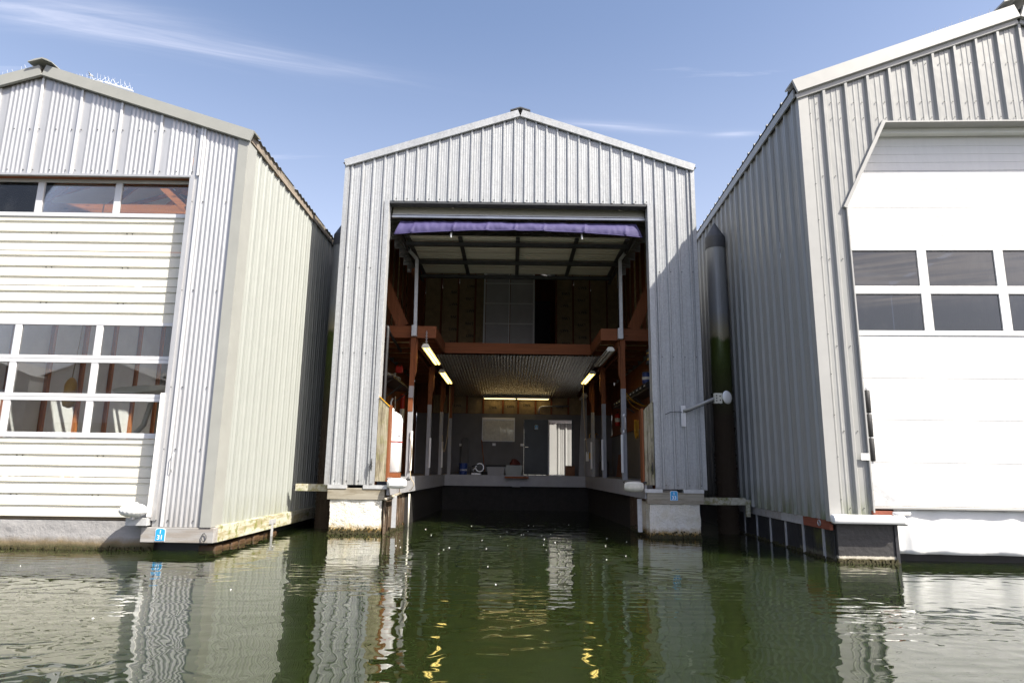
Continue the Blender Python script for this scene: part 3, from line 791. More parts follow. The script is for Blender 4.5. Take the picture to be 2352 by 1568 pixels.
# lower back wall with window and door openings
YB = 24.0
for x0, x1, z0, z1 in ((-3.45, -1.05, DZ, 3.24), (-1.05, 0.145, DZ, 2.24), (-1.05, 0.145, 3.10, 3.24), (0.145, 0.48, DZ, 3.24), (0.48, 2.26, 3.05, 3.24), (2.26, 3.69, DZ, 3.24)):
    MB().box(x0, x1, YB, YB + 0.05, z0, z1).build('back_wall', 'plywood_grey', B)
MB().prism([(-3.58, 3.24), (3.80, 3.24), (3.80, 7.66), (XC, 8.90), (-3.58, 7.66)], lambda a, b, t: (a, t, b), YB + 0.051, YB + 0.09).build('back_wall', 'fir_z', B)
for i, x in enumerate((-2.9, -2.30, -1.62, -1.02, -0.30, 0.26, 0.90, 1.48, 2.1, 2.7)):
    MB().box(x - 0.03, x + 0.03, YB - 0.06, YB + 0.05, 3.24, 3.95).build('stud', 'fir_z', B)
    if i < 9:
        xn = (-2.9, -2.30, -1.62, -1.02, -0.30, 0.26, 0.90, 1.48, 2.1, 2.7)[i + 1]
        MB().grid(8, 6, lambda u, v, x=x, xn=xn: (x + 0.035 + (xn - x - 0.07) * u, YB + 0.02 - 0.05 * math.sin(math.pi * u) * (0.4 + 0.6 * math.sin(math.pi * v)) + 0.012 * mnoise.noise(Vector((x + u * 3, v * 4, 0))), 3.25 + 0.66 * v)).build('insulation_batt', 'kraft', B, smooth=True)
        if i in (1, 3, 4, 5, 7):
            text_mesh('LW6', 0.13, 'print_mark', 'ink', B, ((x + xn) / 2, YB - 0.05, 3.46 + 0.05 * (i % 3)), (1, 0, 0), (0, 0, 1), 0.001)
# window with blinds
wx0, wx1, wz0, wz1 = -1.05, 0.145, 2.24, 3.10
for a, b, c, d in ((wx0, wx0 + 0.03, wz0, wz1), (wx1 - 0.03, wx1, wz0, wz1), (wx0 + 0.03, wx1 - 0.03, wz0, wz0 + 0.03), (wx0 + 0.03, wx1 - 0.03, wz1 - 0.03, wz1)):
    MB().box(a, b, YB - 0.01, YB + 0.06, c, d).build('window_frame', 'white_paint', B)
MB().box(wx0 + 0.03, wx1 - 0.03, YB + 0.045, YB + 0.05, wz0 + 0.03, wz1 - 0.03).build('window_pane', 'window_glass', B)
bl = thing('window_blind', 'white slatted blind hanging in the small back window', 'blind', ((wx0 + wx1) / 2, YB - 0.03, wz0))
MB().box(wx0 + 0.03, wx1 - 0.03, YB - 0.05, YB - 0.012, wz1 - 0.075, wz1 - 0.02).build('headrail', 'white_paint', bl)
for k in range(17):
    z = wz0 + 0.055 + k * 0.043
    MB().quad((wx0 + 0.035, YB - 0.038, z - 0.014), (wx1 - 0.035, YB - 0.038, z - 0.014), (wx1 - 0.035, YB - 0.018, z + 0.022), (wx0 + 0.035, YB - 0.018, z + 0.022)).build('slat', 'aged_plastic', bl, solid=0.002)
MB().box(wx0 + 0.035, wx1 - 0.035, YB - 0.045, YB - 0.018, wz0 + 0.018, wz0 + 0.035).build('bottom_rail', 'white_paint', bl)
for x in (-0.93, -0.44, 0.02):
    MB().tube([(x, YB - 0.052, wz0 + 0.03), (x, YB - 0.052, wz1 - 0.05)], 0.003, 5).build('cord', 'white_paint', bl)
# back door: closed-back leaf and open doorway
dl = MB().box(0.485, 1.36, YB - 0.045, YB - 0.003, 1.075, 3.04).build('door_leaf', 'door_dark', B)
MB().tube([(0.53, YB - 0.05, 2.05), (0.53, YB - 0.11, 2.05), (0.64, YB - 0.11, 2.05)], 0.012, 8).build('door_handle', 'rail_steel', dl)
MB().box(1.36, 1.40, YB - 0.02, YB + 0.10, 1.075, 3.04).build('door_jamb', 'white_paint', B)
MB().box(2.225, 2.26, YB - 0.02, YB + 0.10, 1.075, 3.04).build('door_jamb', 'door_dark', B)
MB().box(1.40, 2.225, YB, YB + 0.12, 1.066, 1.085).build('door_threshold', 'rail_steel', B)
for x, z in ((-0.60, 2.13), (0.42, 2.13), (-1.8, 2.1)):
    MB().box(x - 0.06, x + 0.06, YB - 0.012, YB - 0.001, z - 0.045, z + 0.045).build('outlet_plate', 'white_plastic', B, bevel=0.004)
MB().prism([(2.33, DZ), (2.62, DZ), (2.62, 3.9), (2.45, 3.9)], lambda a, b, t: (a, t, b), 22.6, 22.66).build('partition_panel', 'grey_paint', B)
# ------------------------------------------------------------------ overhead door, rolled up under the roof
D = 'cream_door'
ribz = [(0, 0), (0.03, -0.012), (0.05, -0.012), (0.08, 0)]
def door_section(y0, y1, z):
    """underside of a raised door section: ribs run across"""
    m = MB(); n = 0; prof = []
    y = y0
    while y < y1 - 0.01:
        prof += [(y, 0), (y + 0.10, 0), (y + 0.112, 0.03), (y + 0.138, 0.03), (y + 0.15, 0)]
        y += 0.155
    prof = [p for p in prof if p[0] <= y1] + [(y1, 0)]
    for yy, h in prof: m.v += [(-2.42, yy, z + h), (2.60, yy, z + h)]
    m.f += [(2 * i, 2 * i + 1, 2 * i + 3, 2 * i + 2) for i in range(len(prof) - 1)]
    return m.build('door_section', D, B)
for a, b in ((13.98, 14.55), (14.56, 15.12), (15.13, 15.69), (15.70, 16.26), (16.27, 16.86)):
    door_section(a, b, 6.40)
for x in (-2.38, -1.20, 0.10, 1.43, 2.56):
    MB().box(x - 0.045, x + 0.045, 13.98, 16.86, 6.345, 6.385).build('door_stile', 'dark_steel', B)
for y in (14.28, 15.62, 16.84):
    MB().box(-2.46, 2.64, y - 0.05, y + 0.05, 6.26, 6.343).build('door_strut', 'dark_steel', B)
for x in (-2.50, 2.68):
    MB().box(x - 0.03, x + 0.03, 13.5, 17.5, 6.33, 6.40).build('door_rail', 'dark_steel', B)
# last section still hanging in the opening, with its bottom rail
m = MB()
pr = [(13.40, 6.60), (13.41, 6.66), (13.425, 6.70), (13.44, 6.735), (13.46, 6.78), (13.55, 6.96), (13.60, 7.0)]
for y, z in pr: m.v += [(-2.63, y, z), (2.83, y, z)]
m.f += [(2 * i, 2 * i + 1, 2 * i + 3, 2 * i + 2) for i in range(len(pr) - 1)]
lds = m.build('door_section', D, B, solid=0.03)
MB().box(-2.64, 2.84, 13.34, 13.40, 6.565, 6.62).build('bottom_rail', 'rail_steel', lds, bevel=0.008)
MB().box(-2.62, 2.82, 13.345, 13.395, 6.632, 6.645).build('weather_seal', 'rail_steel', lds)

# ================================================================== LEFT BOATHOUSE
YL = 10.1
LX, LA = -4.47, -8.03                      # right wall, ridge line
LLX = 2 * LA - LX
l_top = lambda x: 7.72 - abs(x - LA) * 0.32
G = thing('boathouse', 'left boathouse with bare ribbed metal front, cream side wall and windowed cream door', 'boathouse', (LA, YL, 0), group='floating boathouses in a row')
lp = 0.70
lprof = [(0, 0), (0.02, 0)]
for k in range(6):
    c = 0.185 + k * 0.074
    lprof += [(c - 0.037, 0), (c - 0.017, 0.011), (c + 0.005, 0.0135), (c + 0.022, 0.0045)]
lprof += [(0.60, 0), (0.68, 0)]
lf = lambda a, o, z: (a, YL - o, z)
OX, OZ = -5.34, 5.95
siding(G, 'siding_panel', 'mill_aluminium', LA - 2.80, OX, OZ, l_top, lprof, lp, lf, lp, extra=(LA,), phase=LA)
cpitch = 0.74
cpr = [(0, 0), (0.02, 0)]
for k in range(7):
    c = 0.20 + k * 0.074
    cpr += [(c - 0.037, 0), (c - 0.017, 0.011), (c + 0.005, 0.0135), (c + 0.022, 0.0045)]
siding(G, 'siding_panel', 'mill_aluminium', OX + 0.005, -4.60, 0.36, l_top, cpr, cpitch, lf, 0.9, phase=OX)
siding(G, 'siding_panel', 'mill_aluminium', LLX + 0.1, 2 * LA - OX, 0.36, l_top, cpr, cpitch, lf, 0.9, phase=LLX)
for k in range(-3, 5):
    x = LA + lp * k - 0.0
    if x > OX + 0.2: continue
    MB().box(x - 0.018, x + 0.018, YL - 0.028, YL - 0.004, OZ + 0.003, l_top(x) - 0.005).build('joint_strip', 'door_frame', G)
MB().box(-5.20, -5.165, YL - 0.028, YL - 0.004, 0.36, l_top(-5.18) - 0.005).build('joint_strip', 'door_frame', G)
screws(G, [(LA + lp * k + t, YL - 0.012, z) for k in range(-4, 4) for t in (0.06, 0.34, 0.60) for z in (6.02, 6.75) if z < l_top(LA + lp * k + t)] + [(x, YL - 0.012, z) for x in (-5.28, -5.10, -4.72) for z in (1.5, 2.45, 4.0, 5.5, 0.45)], r=0.007)
MB().prism([(-4.60, 0.36), (-4.435, 0.36), (-4.435, 6.58), (-4.60, 6.62)], lambda a, b, t: (a, t, b), YL - 0.045, YL - 0.005).build('corner_trim', 'sage_trim', G)
MB().box(-4.475, -4.432, YL - 0.005, YL + 0.32, 0.36, 6.58).build('corner_trim', 'sage_trim', G)
rake(G, LA, 7.70, LX + 0.07, 6.545, YL - 0.05, 0.20, 'sage_trim', 0.04, 0.25)
rake(G, LA, 7.70, LLX - 0.07, 6.545, YL - 0.05, 0.20, 'sage_trim', 0.04, 0.25)
MB().prism([(-0.21, -0.06), (-0.09, -0.012), (0.02, 0.012), (0.11, -0.015), (0.20, -0.07), (0.20, -0.085), (0.02, -0.01), (-0.21, -0.078)], lambda a, b, t: (LA + a, t, 7.975 + b), YL - 0.16, YL + 11).build('ridge_cap', 'sage_trim', G)
MB().box(OX - 0.012, OX + 0.06, YL - 0.03, YL + 0.18, 0.45, OZ - 0.012).build('jamb_trim', 'mill_aluminium', G)
MB().box(2 * LA - OX - 0.06, 2 * LA - OX + 0.012, YL - 0.03, YL + 0.18, 0.45, OZ - 0.012).build('jamb_trim', 'mill_aluminium', G)
MB().box(2 * LA - OX, OX + 0.01, YL - 0.035, YL + 0.02, OZ - 0.03, OZ + 0.005).build('header_trim', 'mill_aluminium', G)
MB().box(2 * LA - OX, OX, YL + 0.021, YL + 0.30, OZ - 0.018, OZ + 0.2).build('header_beam', 'fir', G)
# right wall
wprof = rib_profile(0.30, 0.030, 0.08, 0.030, (0.0, 0.22, 0.78), 0.014, 0.026)
siding(G, 'wall_panel', 'cream_siding', YL + 0.32, 21.8, 0.36, 6.60, wprof, 0.30, lambda a, o, z: (LX + o, a, z), 0.9)
siding(G, 'wall_panel', 'cream_siding', YL + 0.1, 21.8, 0.36, 6.60, wprof, 0.30, lambda a, o, z: (LLX - o, a, z), 2.4)
MB().box(LX + 0.015, LX + 0.055, YL + 0.05, 21.8, 6.60, 6.74).build('eave_board', 'eave_board', G)
ADDED_SKY_GAPS = ((11.5, 12.3), (13.7, 14.5), (16.3, 17.1), (18.9, 19.7))  # added roof openings, glazed, that let sun down onto the truss timbers
for sgn in (-1, 1):
    m = MB(); pr = wave_profile(0.20, 0.035, 6)
    ys = sorted({round(YL + 0.02 + q * 0.20 + t, 4) for q in range(59) for t, h in pr})
    for y in ys:
        h = prof_at(pr, 0.20, y - YL - 0.02)
        m.v += [(LA, y, 7.89 + h), (LA + sgn * 3.65, y, 7.89 - 3.65 * 0.32 + h)]
    gap = (lambda y: any(a <= y <= b for a, b in ADDED_SKY_GAPS)) if sgn > 0 else (lambda y: False)
    m.f += [(2 * i, 2 * i + 1, 2 * i + 3, 2 * i + 2) for i in range(len(ys) - 1) if not gap(ys[i])]
    rf = m.build('roof', 'roof_sheet', G)
    if sgn > 0:
        for a, b in ADDED_SKY_GAPS:
            MB().quad((LA, a, 7.90), (LA + 3.65, a, 7.90 - 3.65 * 0.32), (LA + 3.65, b, 7.90 - 3.65 * 0.32), (LA, b, 7.90)).build('added_skylight_panel', 'window_glass', rf, solid=0.006)  # added glazing over the made-up roof openings
MB().box(LLX, LX, 21.8, 21.85, 0.3, 3.6).build('back_wall', 'white_paint', G)
MB().box(LLX, -9.6, 21.8, 21.85, 3.6, 6.6).build('back_wall', 'white_paint', G)
MB().box(-6.4, LX, 21.8, 21.85, 3.6, 6.6).build('back_wall', 'white_paint', G)
for k in range(8):
    y0 = YL + 1.02 + k * 1.25
    MB().box(LX - 0.10, LX - 0.06, y0, y0 + 1.1, 0.6, 6.1).build('wall_board', 'lining_white', G)
    MB().box(LLX + 0.06, LLX + 0.10, y0, y0 + 1.1, 0.6, 6.1).build('wall_board', 'lining_white', G)
# overhead door
DY = YL + 0.17
dx0, dx1 = 2 * LA - OX + 0.01, OX - 0.012
mulls = (-10.51, -9.21, -7.915, -6.615)
def window_row(zg0, zg1, zr0, zr1):
    """glazed door section: rails, mullions and panes"""
    ws = MB().box(dx0, dx1, DY - 0.02, DY + 0.03, zr0, zg0).build('window_section', 'door_frame', G, bevel=0.006)
    MB().box(dx0, dx1, DY - 0.02, DY + 0.03, zg1, zr1).build('top_rail', 'door_frame', ws, bevel=0.006)
    for x in mulls:
        MB().box(x - 0.055, x + 0.055, DY - 0.017, DY + 0.027, zg0, zg1).build('mullion', 'door_frame', ws, bevel=0.006)
    for a, b in zip(mulls, mulls[1:] + (dx1 + 0.055,)):
        MB().box(a + 0.052, b - 0.052, DY + 0.006, DY + 0.010, zg0 - 0.005, zg1 + 0.005).build('window_pane', 'window_glass', ws)
window_row(5.345, 5.885, 5.275, 5.945)
window_row(2.952, 3.441, 2.895, 3.495)
window_row(2.346, 2.833, 2.29, 2.893)
window_row(1.738, 2.228, 1.657, 2.288)
def rib_section(z0, z1, ribs):
    """one cream door section with rolled ribs"""
    prof = [(z0 + 0.003, 0)]
    for r in sorted(ribs): prof += [(r - 0.030, 0), (r - 0.018, -0.022), (r + 0.012, -0.022), (r + 0.024, 0.004), (r + 0.035, 0)]
    prof += [(z1 - 0.003, 0)]
    m = MB()
    for z, h in prof: m.v += [(dx0, DY - h, z), (dx1, DY - h, z)]
    m.f += [(2 * i, 2 * i + 1, 2 * i + 3, 2 * i + 2) for i in range(len(prof) - 1)]
    return m.build('door_section', D, G, solid=0.004)
rib_section(4.686, 5.273, (5.179, 4.997, 4.830))
rib_section(4.099, 4.683, (4.589, 4.410, 4.232))
rib_section(3.497, 4.096, (3.988, 3.813, 3.639))
rib_section(1.064, 1.655, (1.556, 1.382, 1.216))
rib_section(0.472, 1.061, (0.966, 0.796, 0.620))
screws(G, [(x + d, DY + 0.02, z) for x in (-10.1, -8.8, -7.6, -6.35) for d in (-0.045, 0.045) for z in (4.996, 4.409, 3.812, 1.381, 0.79)], r=0.007)
MB().prism([(-5.40, 0.50), (-5.345, 0.50), (-5.345, 2.35), (-5.40, 2.35)], lambda a, b, t: (a, t, b), YL - 0.06, YL - 0.035).build('rub_board', 'white_paint', G)
# sill, float
MB().box(-5.47, -4.39, YL - 0.03, YL + 0.12, 0.135, 0.352).build('sill_beam', 'grey_beam', G, bevel=0.006)
MB().box(LX - 0.06, LX + 0.075, YL + 0.121, 21.5, 0.13, 0.37).build('side_beam', 'mossy_beam', G, bevel=0.006)
m = MB().grid(60, 8, lambda u, v: (2 * LA - OX + (OX - 0.02 - 2 * LA + OX) * u, YL + 0.16 + 0.02 * mnoise.noise(Vector((u * 30, v * 3, 1))), -0.2 + 0.62 * v))
m.build('float_front', 'float_concrete', G, smooth=True)
MB().box(LLX + 0.2, LX - 0.12, YL + 0.25, 21.5, -0.3, 0.40).build('float_body', 'black_float', G)
for k in range(9):
    y = YL + 0.35 + k * 0.30
    MB().box(LX - 0.25, LX + 0.02 + R.uniform(-0.02, 0.02), y - 0.13, y + 0.12, -0.2, 0.075 + R.uniform(-0.02, 0.01)).build('float_barrel', 'brown_float', G, bevel=0.035)
MB().box(LX + 0.078, LX + 0.09, 12.35, 12.68, 0.22, 0.30).build('hanger_plate', 'galv_trim', G)
MB().box(LX + 0.078, LX + 0.088, 12.47, 12.57, -0.1, 0.22).build('hanger_leg', 'galv_trim', G)
MB().box(-5.68, -5.36, YL - 0.10, YL + 0.15, 0.375, 0.485).build('corner_bracket', 'galv_trim', G, bevel=0.006)
MB().tube([(-4.52 + 0.035 * math.cos(k * math.pi / 8), YL - 0.05, 0.22 + 0.055 * math.sin(k * math.pi / 8)) for k in range(17)], 0.006, 6, False).build('mooring_ring', 'dark_steel', G)
MB().tube([(-5.11, YL - 0.03, 1.44), (-5.11, YL - 0.07, 1.40), (-5.11, YL - 0.07, 1.20), (-5.12, YL - 0.03, 1.16)], 0.008, 6).build('pull_hook', 'rail_steel', G)
# roof structure and posts behind the glass
for k in range(9):
    y = YL + 0.9 + k * 1.25
    for s in (-1, 1):
        MB().bar((LA, y, 7.75), (LA + s * 3.45, y, 6.62), 0.05, 0.18).build('rafter', 'new_fir', G)
        MB().bar((LA + s * 0.1, y + 0.05, 7.5), (LA + s * 1.5, y + 0.05, 6.25), 0.04, 0.12).build('truss_web', 'new_fir', G)
        MB().bar((LA + s * 1.5, y + 0.05, 6.25), (LA + s * 2.3, y + 0.05, 6.95), 0.04, 0.12).build('truss_web', 'new_fir', G)
    MB().bar((LLX + 0.1, y + 0.06, 6.25), (LX - 0.1, y + 0.06, 6.25), 0.05, 0.18).build('truss_chord', 'new_fir', G)
    for x in (LLX + 0.12, LX - 0.12):
        MB().box(x - 0.05, x + 0.05, y, y + 0.10, 0.6, 6.3).build('post', 'lit_fir_z', G)
for z in (2.0, 3.4, 4.8):
    MB().box(LX - 0.06, LX - 0.02, YL + 0.9, 21.5, z, z + 0.12).build('girt', 'fir_y', G)
MB().box(LLX + 0.05, LX - 0.05, YL + 0.3, 21.7, 0.42, 0.5).build('deck', 'ply_light', G)  # unseen deck, coloured pale to bounce sun up to the timbers
for s_ in (-1, 1):
    for k in range(8):
        y0 = YL + 1.0 + k * 1.25
        if s_ > 0 and any(a < y0 + 1.1 and b > y0 for a, b in ADDED_SKY_GAPS): continue
        MB().bar((LA + s_ * 0.1, y0 + 0.58, 7.72), (LA + s_ * 3.4, y0 + 0.58, 6.67), 1.1, 0.03, (0, 0, 1)).build('roof_lining', 'lining_white', G)
# things kept in the left boathouse
bo = thing('motor_boat', 'cream motor boat hardtop and pipework behind the left door windows', 'boat', (-7.3, 13.5, 0.5))
hull = MB()
secs = []
for k in range(9):
    t = k / 8; y = 12.2 + 7.0 * t; w = 1.25 * (1 - (1 - t) ** 2.2 * 0.9); zt = 1.75 - 0.25 * t; zb = 0.55 + 0.5 * (1 - t) ** 2
    secs.append([(-7.7 - w, y, zt), (-7.7 - w * 0.8, y, (zt + zb) / 2), (-7.7, y, zb), (-7.7 + w * 0.8, y, (zt + zb) / 2), (-7.7 + w, y, zt)])
for a, b in zip(secs, secs[1:]):
    for i in range(4): hull.quad(a[i], a[i + 1], b[i + 1], b[i])
    hull.quad(a[4], a[0], b[0], b[4])
hull.build('hull', 'boat_gel', bo, smooth=True)
MB().prism([(-6.95, 0.0), (-6.85, 0.05), (-6.35, 0.10), (-5.75, 0.10), (-5.72, 0.06), (-6.55, -0.06), (-6.88, -0.05)], lambda a, b, t: (a, t, 2.52 + b), 11.3, 13.4).build('hardtop', 'boat_gel', bo, bevel=0.02)
MB().tube([(-6.72, 11.6, 1.30), (-6.66, 11.6, 1.72), (-6.50, 11.65, 1.95), (-6.42, 11.7, 2.45)], 0.045, 10).build('pipe', 'boat_gel', bo, smooth=True)
MB().tube([(-5.95, 12.9, 1.5), (-5.95, 12.9, 2.5)], 0.03, 8).build('strut', 'rail_steel', bo, smooth=True)
MB().tube([(-6.85, 12.9, 1.5), (-6.85, 12.9, 2.5)], 0.03, 8).build('strut', 'rail_steel', bo, smooth=True)
yf = thing('boat_fender', 'yellow fender hanging on a rope behind the middle window row', 'fender', (-8.05, 11.9, 2.2))
MB().lathe([(0.02, 0.0), (0.09, 0.03), (0.11, 0.10), (0.105, 0.42), (0.07, 0.50), (0.03, 0.55)], (-8.05, 11.9, 2.25), 14).build('body', 'yellow_plastic', yf, smooth=True)
MB().tube([(-8.05, 11.9, 2.78), (-8.0, 11.9, 3.6), (-7.95, 11.95, 6.2)], 0.01, 6).build('rope', 'rope_tan', yf)
def flu(name, label, x, y, z, ln, lit, group, heading='Y', tubes='tube_lit', yaw=0.0):
    """two-tube shop light: folded white hood, end caps, tubes below"""
    t = thing(name, label, 'light fixture', (x, y, z), yaw, group, local=True)
    m = MB().prism([(-0.10, -0.03), (-0.085, 0.0), (-0.045, 0.055), (0.045, 0.055), (0.085, 0.0), (0.10, -0.03), (0.09, -0.03), (0.04, 0.02), (-0.04, 0.02), (-0.09, -0.03)], (lambda a, b, q: (a, q, b)) if heading == 'Y' else (lambda a, b, q: (q, a, b)), -ln / 2, ln / 2)
    m.build('hood', 'white_enamel', t)
    for s in (-1, 1):
        if heading == 'Y': MB().box(-0.075, 0.075, s * ln / 2 - 0.012, s * ln / 2 + 0.012, -0.045, 0.03).build('end_cap', 'white_enamel', t)
        else: MB().box(s * ln / 2 - 0.012, s * ln / 2 + 0.012, -0.075, 0.075, -0.045, 0.03).build('end_cap', 'white_enamel', t)
        for q in (-0.25, 0.25):
            p = [(s * 0.042, (q - 0.235) * ln, -0.032), (s * 0.042, (q + 0.235) * ln, -0.032)]
            if heading != 'Y': p = [(b, a, c) for a, b, c in p]
            MB().tube(p, 0.019, 10).build('tube', tubes if lit else 'white_plastic', t, smooth=True)
    return t
tl = flu('fluorescent_light', 'white strip light on the left wall inside the left boathouse', -9.2, 16.0, 3.0, 1.2, False, None)

# ================================================================== RIGHT BOATHOUSE  (local: x along the front, y into the depth)
A = math.radians(2.6)
RX, YR = 4.708, 9.9
H_ = thing('boathouse', 'right boathouse in grey ribbed metal with tall white door and white canvas skirt', 'boathouse', (RX, YR, 0), -A, 'floating boathouses in a row', local=True)
RU, RW = 3.70, 7.40
r_top = lambda u: 8.72 - abs(u - RU) * 0.3577
rp = 0.366
rprof = rib_profile(rp, 0.044, 0.095, 0.040, (0.12, 0.88), 0.006, 0.020)
rph = 0.41 - rp / 2
rfr = lambda a, o, z: (a, -o, z)
RO, RT = 0.615, 6.95
def r_bot(u):
    v = min(u, RW - u)
    if v < RO: return 0.70
    if v < 1.357: return 5.51 + (v - RO) / (1.357 - RO) * (RT - 5.51)
    return RT
siding(H_, 'siding_panel', 'grey_siding', 0.14, RO - 0.0005, lambda u: 0.675, r_top, rprof, rp, rfr, rp * 3, phase=rph)
siding(H_, 'siding_panel', 'grey_siding', RO, RW - RO, r_bot, r_top, rprof, rp, rfr, rp * 3, extra=(RU, 1.357, RW - 1.357), phase=rph)
siding(H_, 'siding_panel', 'grey_siding', RW - RO + 0.0005, RW - 0.1, 0.70, r_top, rprof, rp, rfr, rp * 3, phase=rph)
screws(H_, [(u + d, -0.012, z) for k in range(20) for u in (rph + rp * k,) for d in (-0.07, 0.07) for z in (7.30, 8.0, 7.02) if r_bot(u) < z < r_top(u) - 0.1] + [(u, -0.01, z) for u in (0.30, 0.50) for z in (0.78, 1.9, 3.2, 4.6, 6.0)] + [(0.17, -0.03, 0.9 + 0.62 * k) for k in range(11)], r=0.006)
MB().prism([(0, 0.12), (0, -0.028), (0.165, -0.028), (0.175, -0.004), (0.165, -0.020), (0.008, -0.020), (0.008, 0.12)], lambda a, b, t: (a - 0.01, b, t), 0.585, 7.44).build('corner_trim', 'grey_trim', H_)
MB().box(RW - 0.165, RW + 0.01, -0.028, 0.1, 0.585, 7.44).build('corner_trim', 'grey_trim', H_)
rs2 = 0.3577
for s in (-1, 1):
    x0, x1 = RU, RU + s * (RU + 0.03)
    z0, z1 = 8.72, 8.72 - (RU + 0.03) * rs2
    rake(H_, x0, z0 + 0.06, x1, z1 + 0.06, -0.06, 0.24, 'grey_trim', 0.05, 0.30)
    rake(H_, x0, z0 - 0.03, x1, z1 - 0.03, -0.036, 0.085, 'grey_trim', 0.02, 0.05)
MB().prism([(-0.25, -0.06), (0, 0.03), (0.25, -0.06), (0.25, -0.09), (0, 0.0), (-0.25, -0.09)], lambda a, b, t: (RU + a, t, 9.13 + b), -0.14, 11).build('ridge_cap', 'grey_trim', H_)
siding(H_, 'wall_panel', 'grey_siding', 0.121, 11.5, 0.60, 7.42, rprof, rp, lambda a, o, z: (-o, a, z), rp * 3)
siding(H_, 'wall_panel', 'grey_siding', 0.121, 11.5, 0.60, 7.42, rprof, rp, lambda a, o, z: (RW + o, a, z), rp * 8)
MB().box(-0.075, -0.045, 0.0, 11.5, 7.40, 7.555).build('eave_trim', 'grey_trim', H_)
for s in (-1, 1):
    m = MB(); pr = rib_profile(0.366, 0.045, 0.08, 0.035)
    ys = sorted({round(-0.02 + q * 0.366 + t, 4) for q in range(31) for t, h in pr})
    for y in ys:
        h = prof_at(pr, 0.366, y + 0.02)
        m.v += [(RU, y, 8.98 + h), (RU + s * (RU + 0.09), y, 8.98 - (RU + 0.09) * rs2 - 0.05 + h)]
    m.f += [(2 * i, 2 * i + 1, 2 * i + 3, 2 * i + 2) for i in range(len(ys) - 1)]
    m.build('roof', 'roof_sheet', H_)
MB().box(0.02, RW - 0.02, 11.5, 11.55, 0.3, 8.4).build('back_wall', 'plywood_grey', H_)
# opening trims
for s in (0, 1):
    f = (lambda u: u) if s == 0 else (lambda u: RW - u)
    a, b = sorted((f(RO - 0.002), f(RO + 0.02)))
    MB().box(a, b, -0.05, 0.30, 0.72, 5.50).build('jamb_trim', 'grey_trim', H_)
    MB().bar((f(RO - 0.02), -0.02, 5.45), (f(1.345), -0.02, RT + 0.01), 0.07, 0.055, (0, 0, 1)).build('chamfer_trim', 'grey_trim', H_)
    MB().prism([(f(RO + 0.0), 5.48), (f(1.357), RT - 0.02), (f(1.0), RT - 0.02), (f(RO), 6.0)], lambda p, q, t: (p, t, q), 0.06, 0.28).build('corner_infill', 'white_door', H_)
MB().box(1.33, RW - 1.33, -0.048, 0.24, RT - 0.028, RT - 0.004).build('header_trim', 'grey_trim', H_)
MB().box(1.25, RW - 1.25, 0.16, 0.29, RT - 0.11, RT - 0.030).build('header_stop', 'white_paint', H_)
# white door
RD = 0.30
wins = [(0.767 + 1.205 * k, 0.767 + 1.205 * k + 1.057) for k in range(5)]
du0, du1 = RO - 0.03, RW - RO + 0.03
def white_section(z0, z1):
    """insulated door section: fine pressed lines and a shiplap joint"""
    prof = [(z0, 0.016), (z0 + 0.006, 0.0)]
    n = max(1, round((z1 - z0) / 0.155))
    for k in range(1, n):
        z = z0 + (z1 - z0) * k / n
        prof += [(z - 0.005, 0), (z, 0.005), (z + 0.005, 0)]
    prof += [(z1 - 0.004, 0), (z1, 0.016)]
    m = MB()
    for z, h in prof: m.v += [(du0, RD + h, z), (du1, RD + h, z)]
    m.f += [(2 * i, 2 * i + 1, 2 * i + 3, 2 * i + 2) for i in range(len(prof) - 1)]
    m.build('door_section', 'white_door', H_)
for z0, z1 in ((0.80, 1.45), (1.45, 2.10), (2.10, 2.75), (2.75, 3.43), (4.93, 5.58), (5.58, 6.23), (6.23, 6.96)): white_section(z0, z1)
for zg0, zg1, za, zb_ in ((3.511, 4.114, 3.432, 4.178), (4.243, 4.843, 4.180, 4.928)):
    ws = MB().box(du0, du1, RD - 0.012, RD + 0.03, za, zg0).build('window_section', 'white_door', H_, bevel=0.005)
    MB().box(du0, du1, RD - 0.012, RD + 0.03, zg1, zb_).build('top_rail', 'white_door', ws, bevel=0.005)
    ed = [du0] + [v for w in wins for v in w] + [du1]
    for k in range(0, len(ed), 2):
        MB().box(ed[k], ed[k + 1], RD - 0.010, RD + 0.028, zg0, zg1).build('mullion', 'white_door', ws, bevel=0.005)
    for a, b in wins:
        MB().box(a - 0.003, b + 0.003, RD + 0.012, RD + 0.016, zg0 - 0.003, zg1 + 0.003).build('window_pane', 'clean_glass', ws)
        MB().box(a, a + 0.012, RD - 0.004, RD + 0.012, zg0, zg1).build('window_gasket', 'dark_steel', ws)
        MB().box(a + 0.012, b, RD - 0.004, RD + 0.012, zg1 - 0.014, zg1).build('window_gasket', 'dark_steel', ws)
# base: bumper, float, straps, skirt
MB().box(0.60, 0.90, -0.035, 0.25, 0.69, 0.745).build('sill_beam', 'red_beam', H_)
sk = MB().grid(90, 10, lambda u, v: (0.97 + (RW - 1.94) * u, 0.10 + 0.16 * (1 - v) ** 1 * 0 + (0.022 * math.sin(u * 61 + 2 * math.sin(u * 17)) + 0.030 * mnoise.noise(Vector((u * 34, v * 1.2, 0)))) * (0.3 + 0.7 * v) - 0.04 * v, 0.775 - 0.635 * v + (0.010 * math.sin(u * 61) if v == 0 else 0)))
sk.build('door_skirt', 'canvas_white', H_, smooth=True, solid=0.006)
MB().box(0.6, RW - 0.6, 0.02, 0.29, 0.775, 0.80).build('skirt_batten', 'grey_trim', H_)
MB().box(0.09, 0.955, 0.02, 1.4, -0.3, 0.555).build('front_float', 'scuffed_black_float', H_, bevel=0.012)
MB().box(0.91, 0.957, 0.0, 0.06, -0.2, 0.54).build('float_corner', 'black_float', H_)
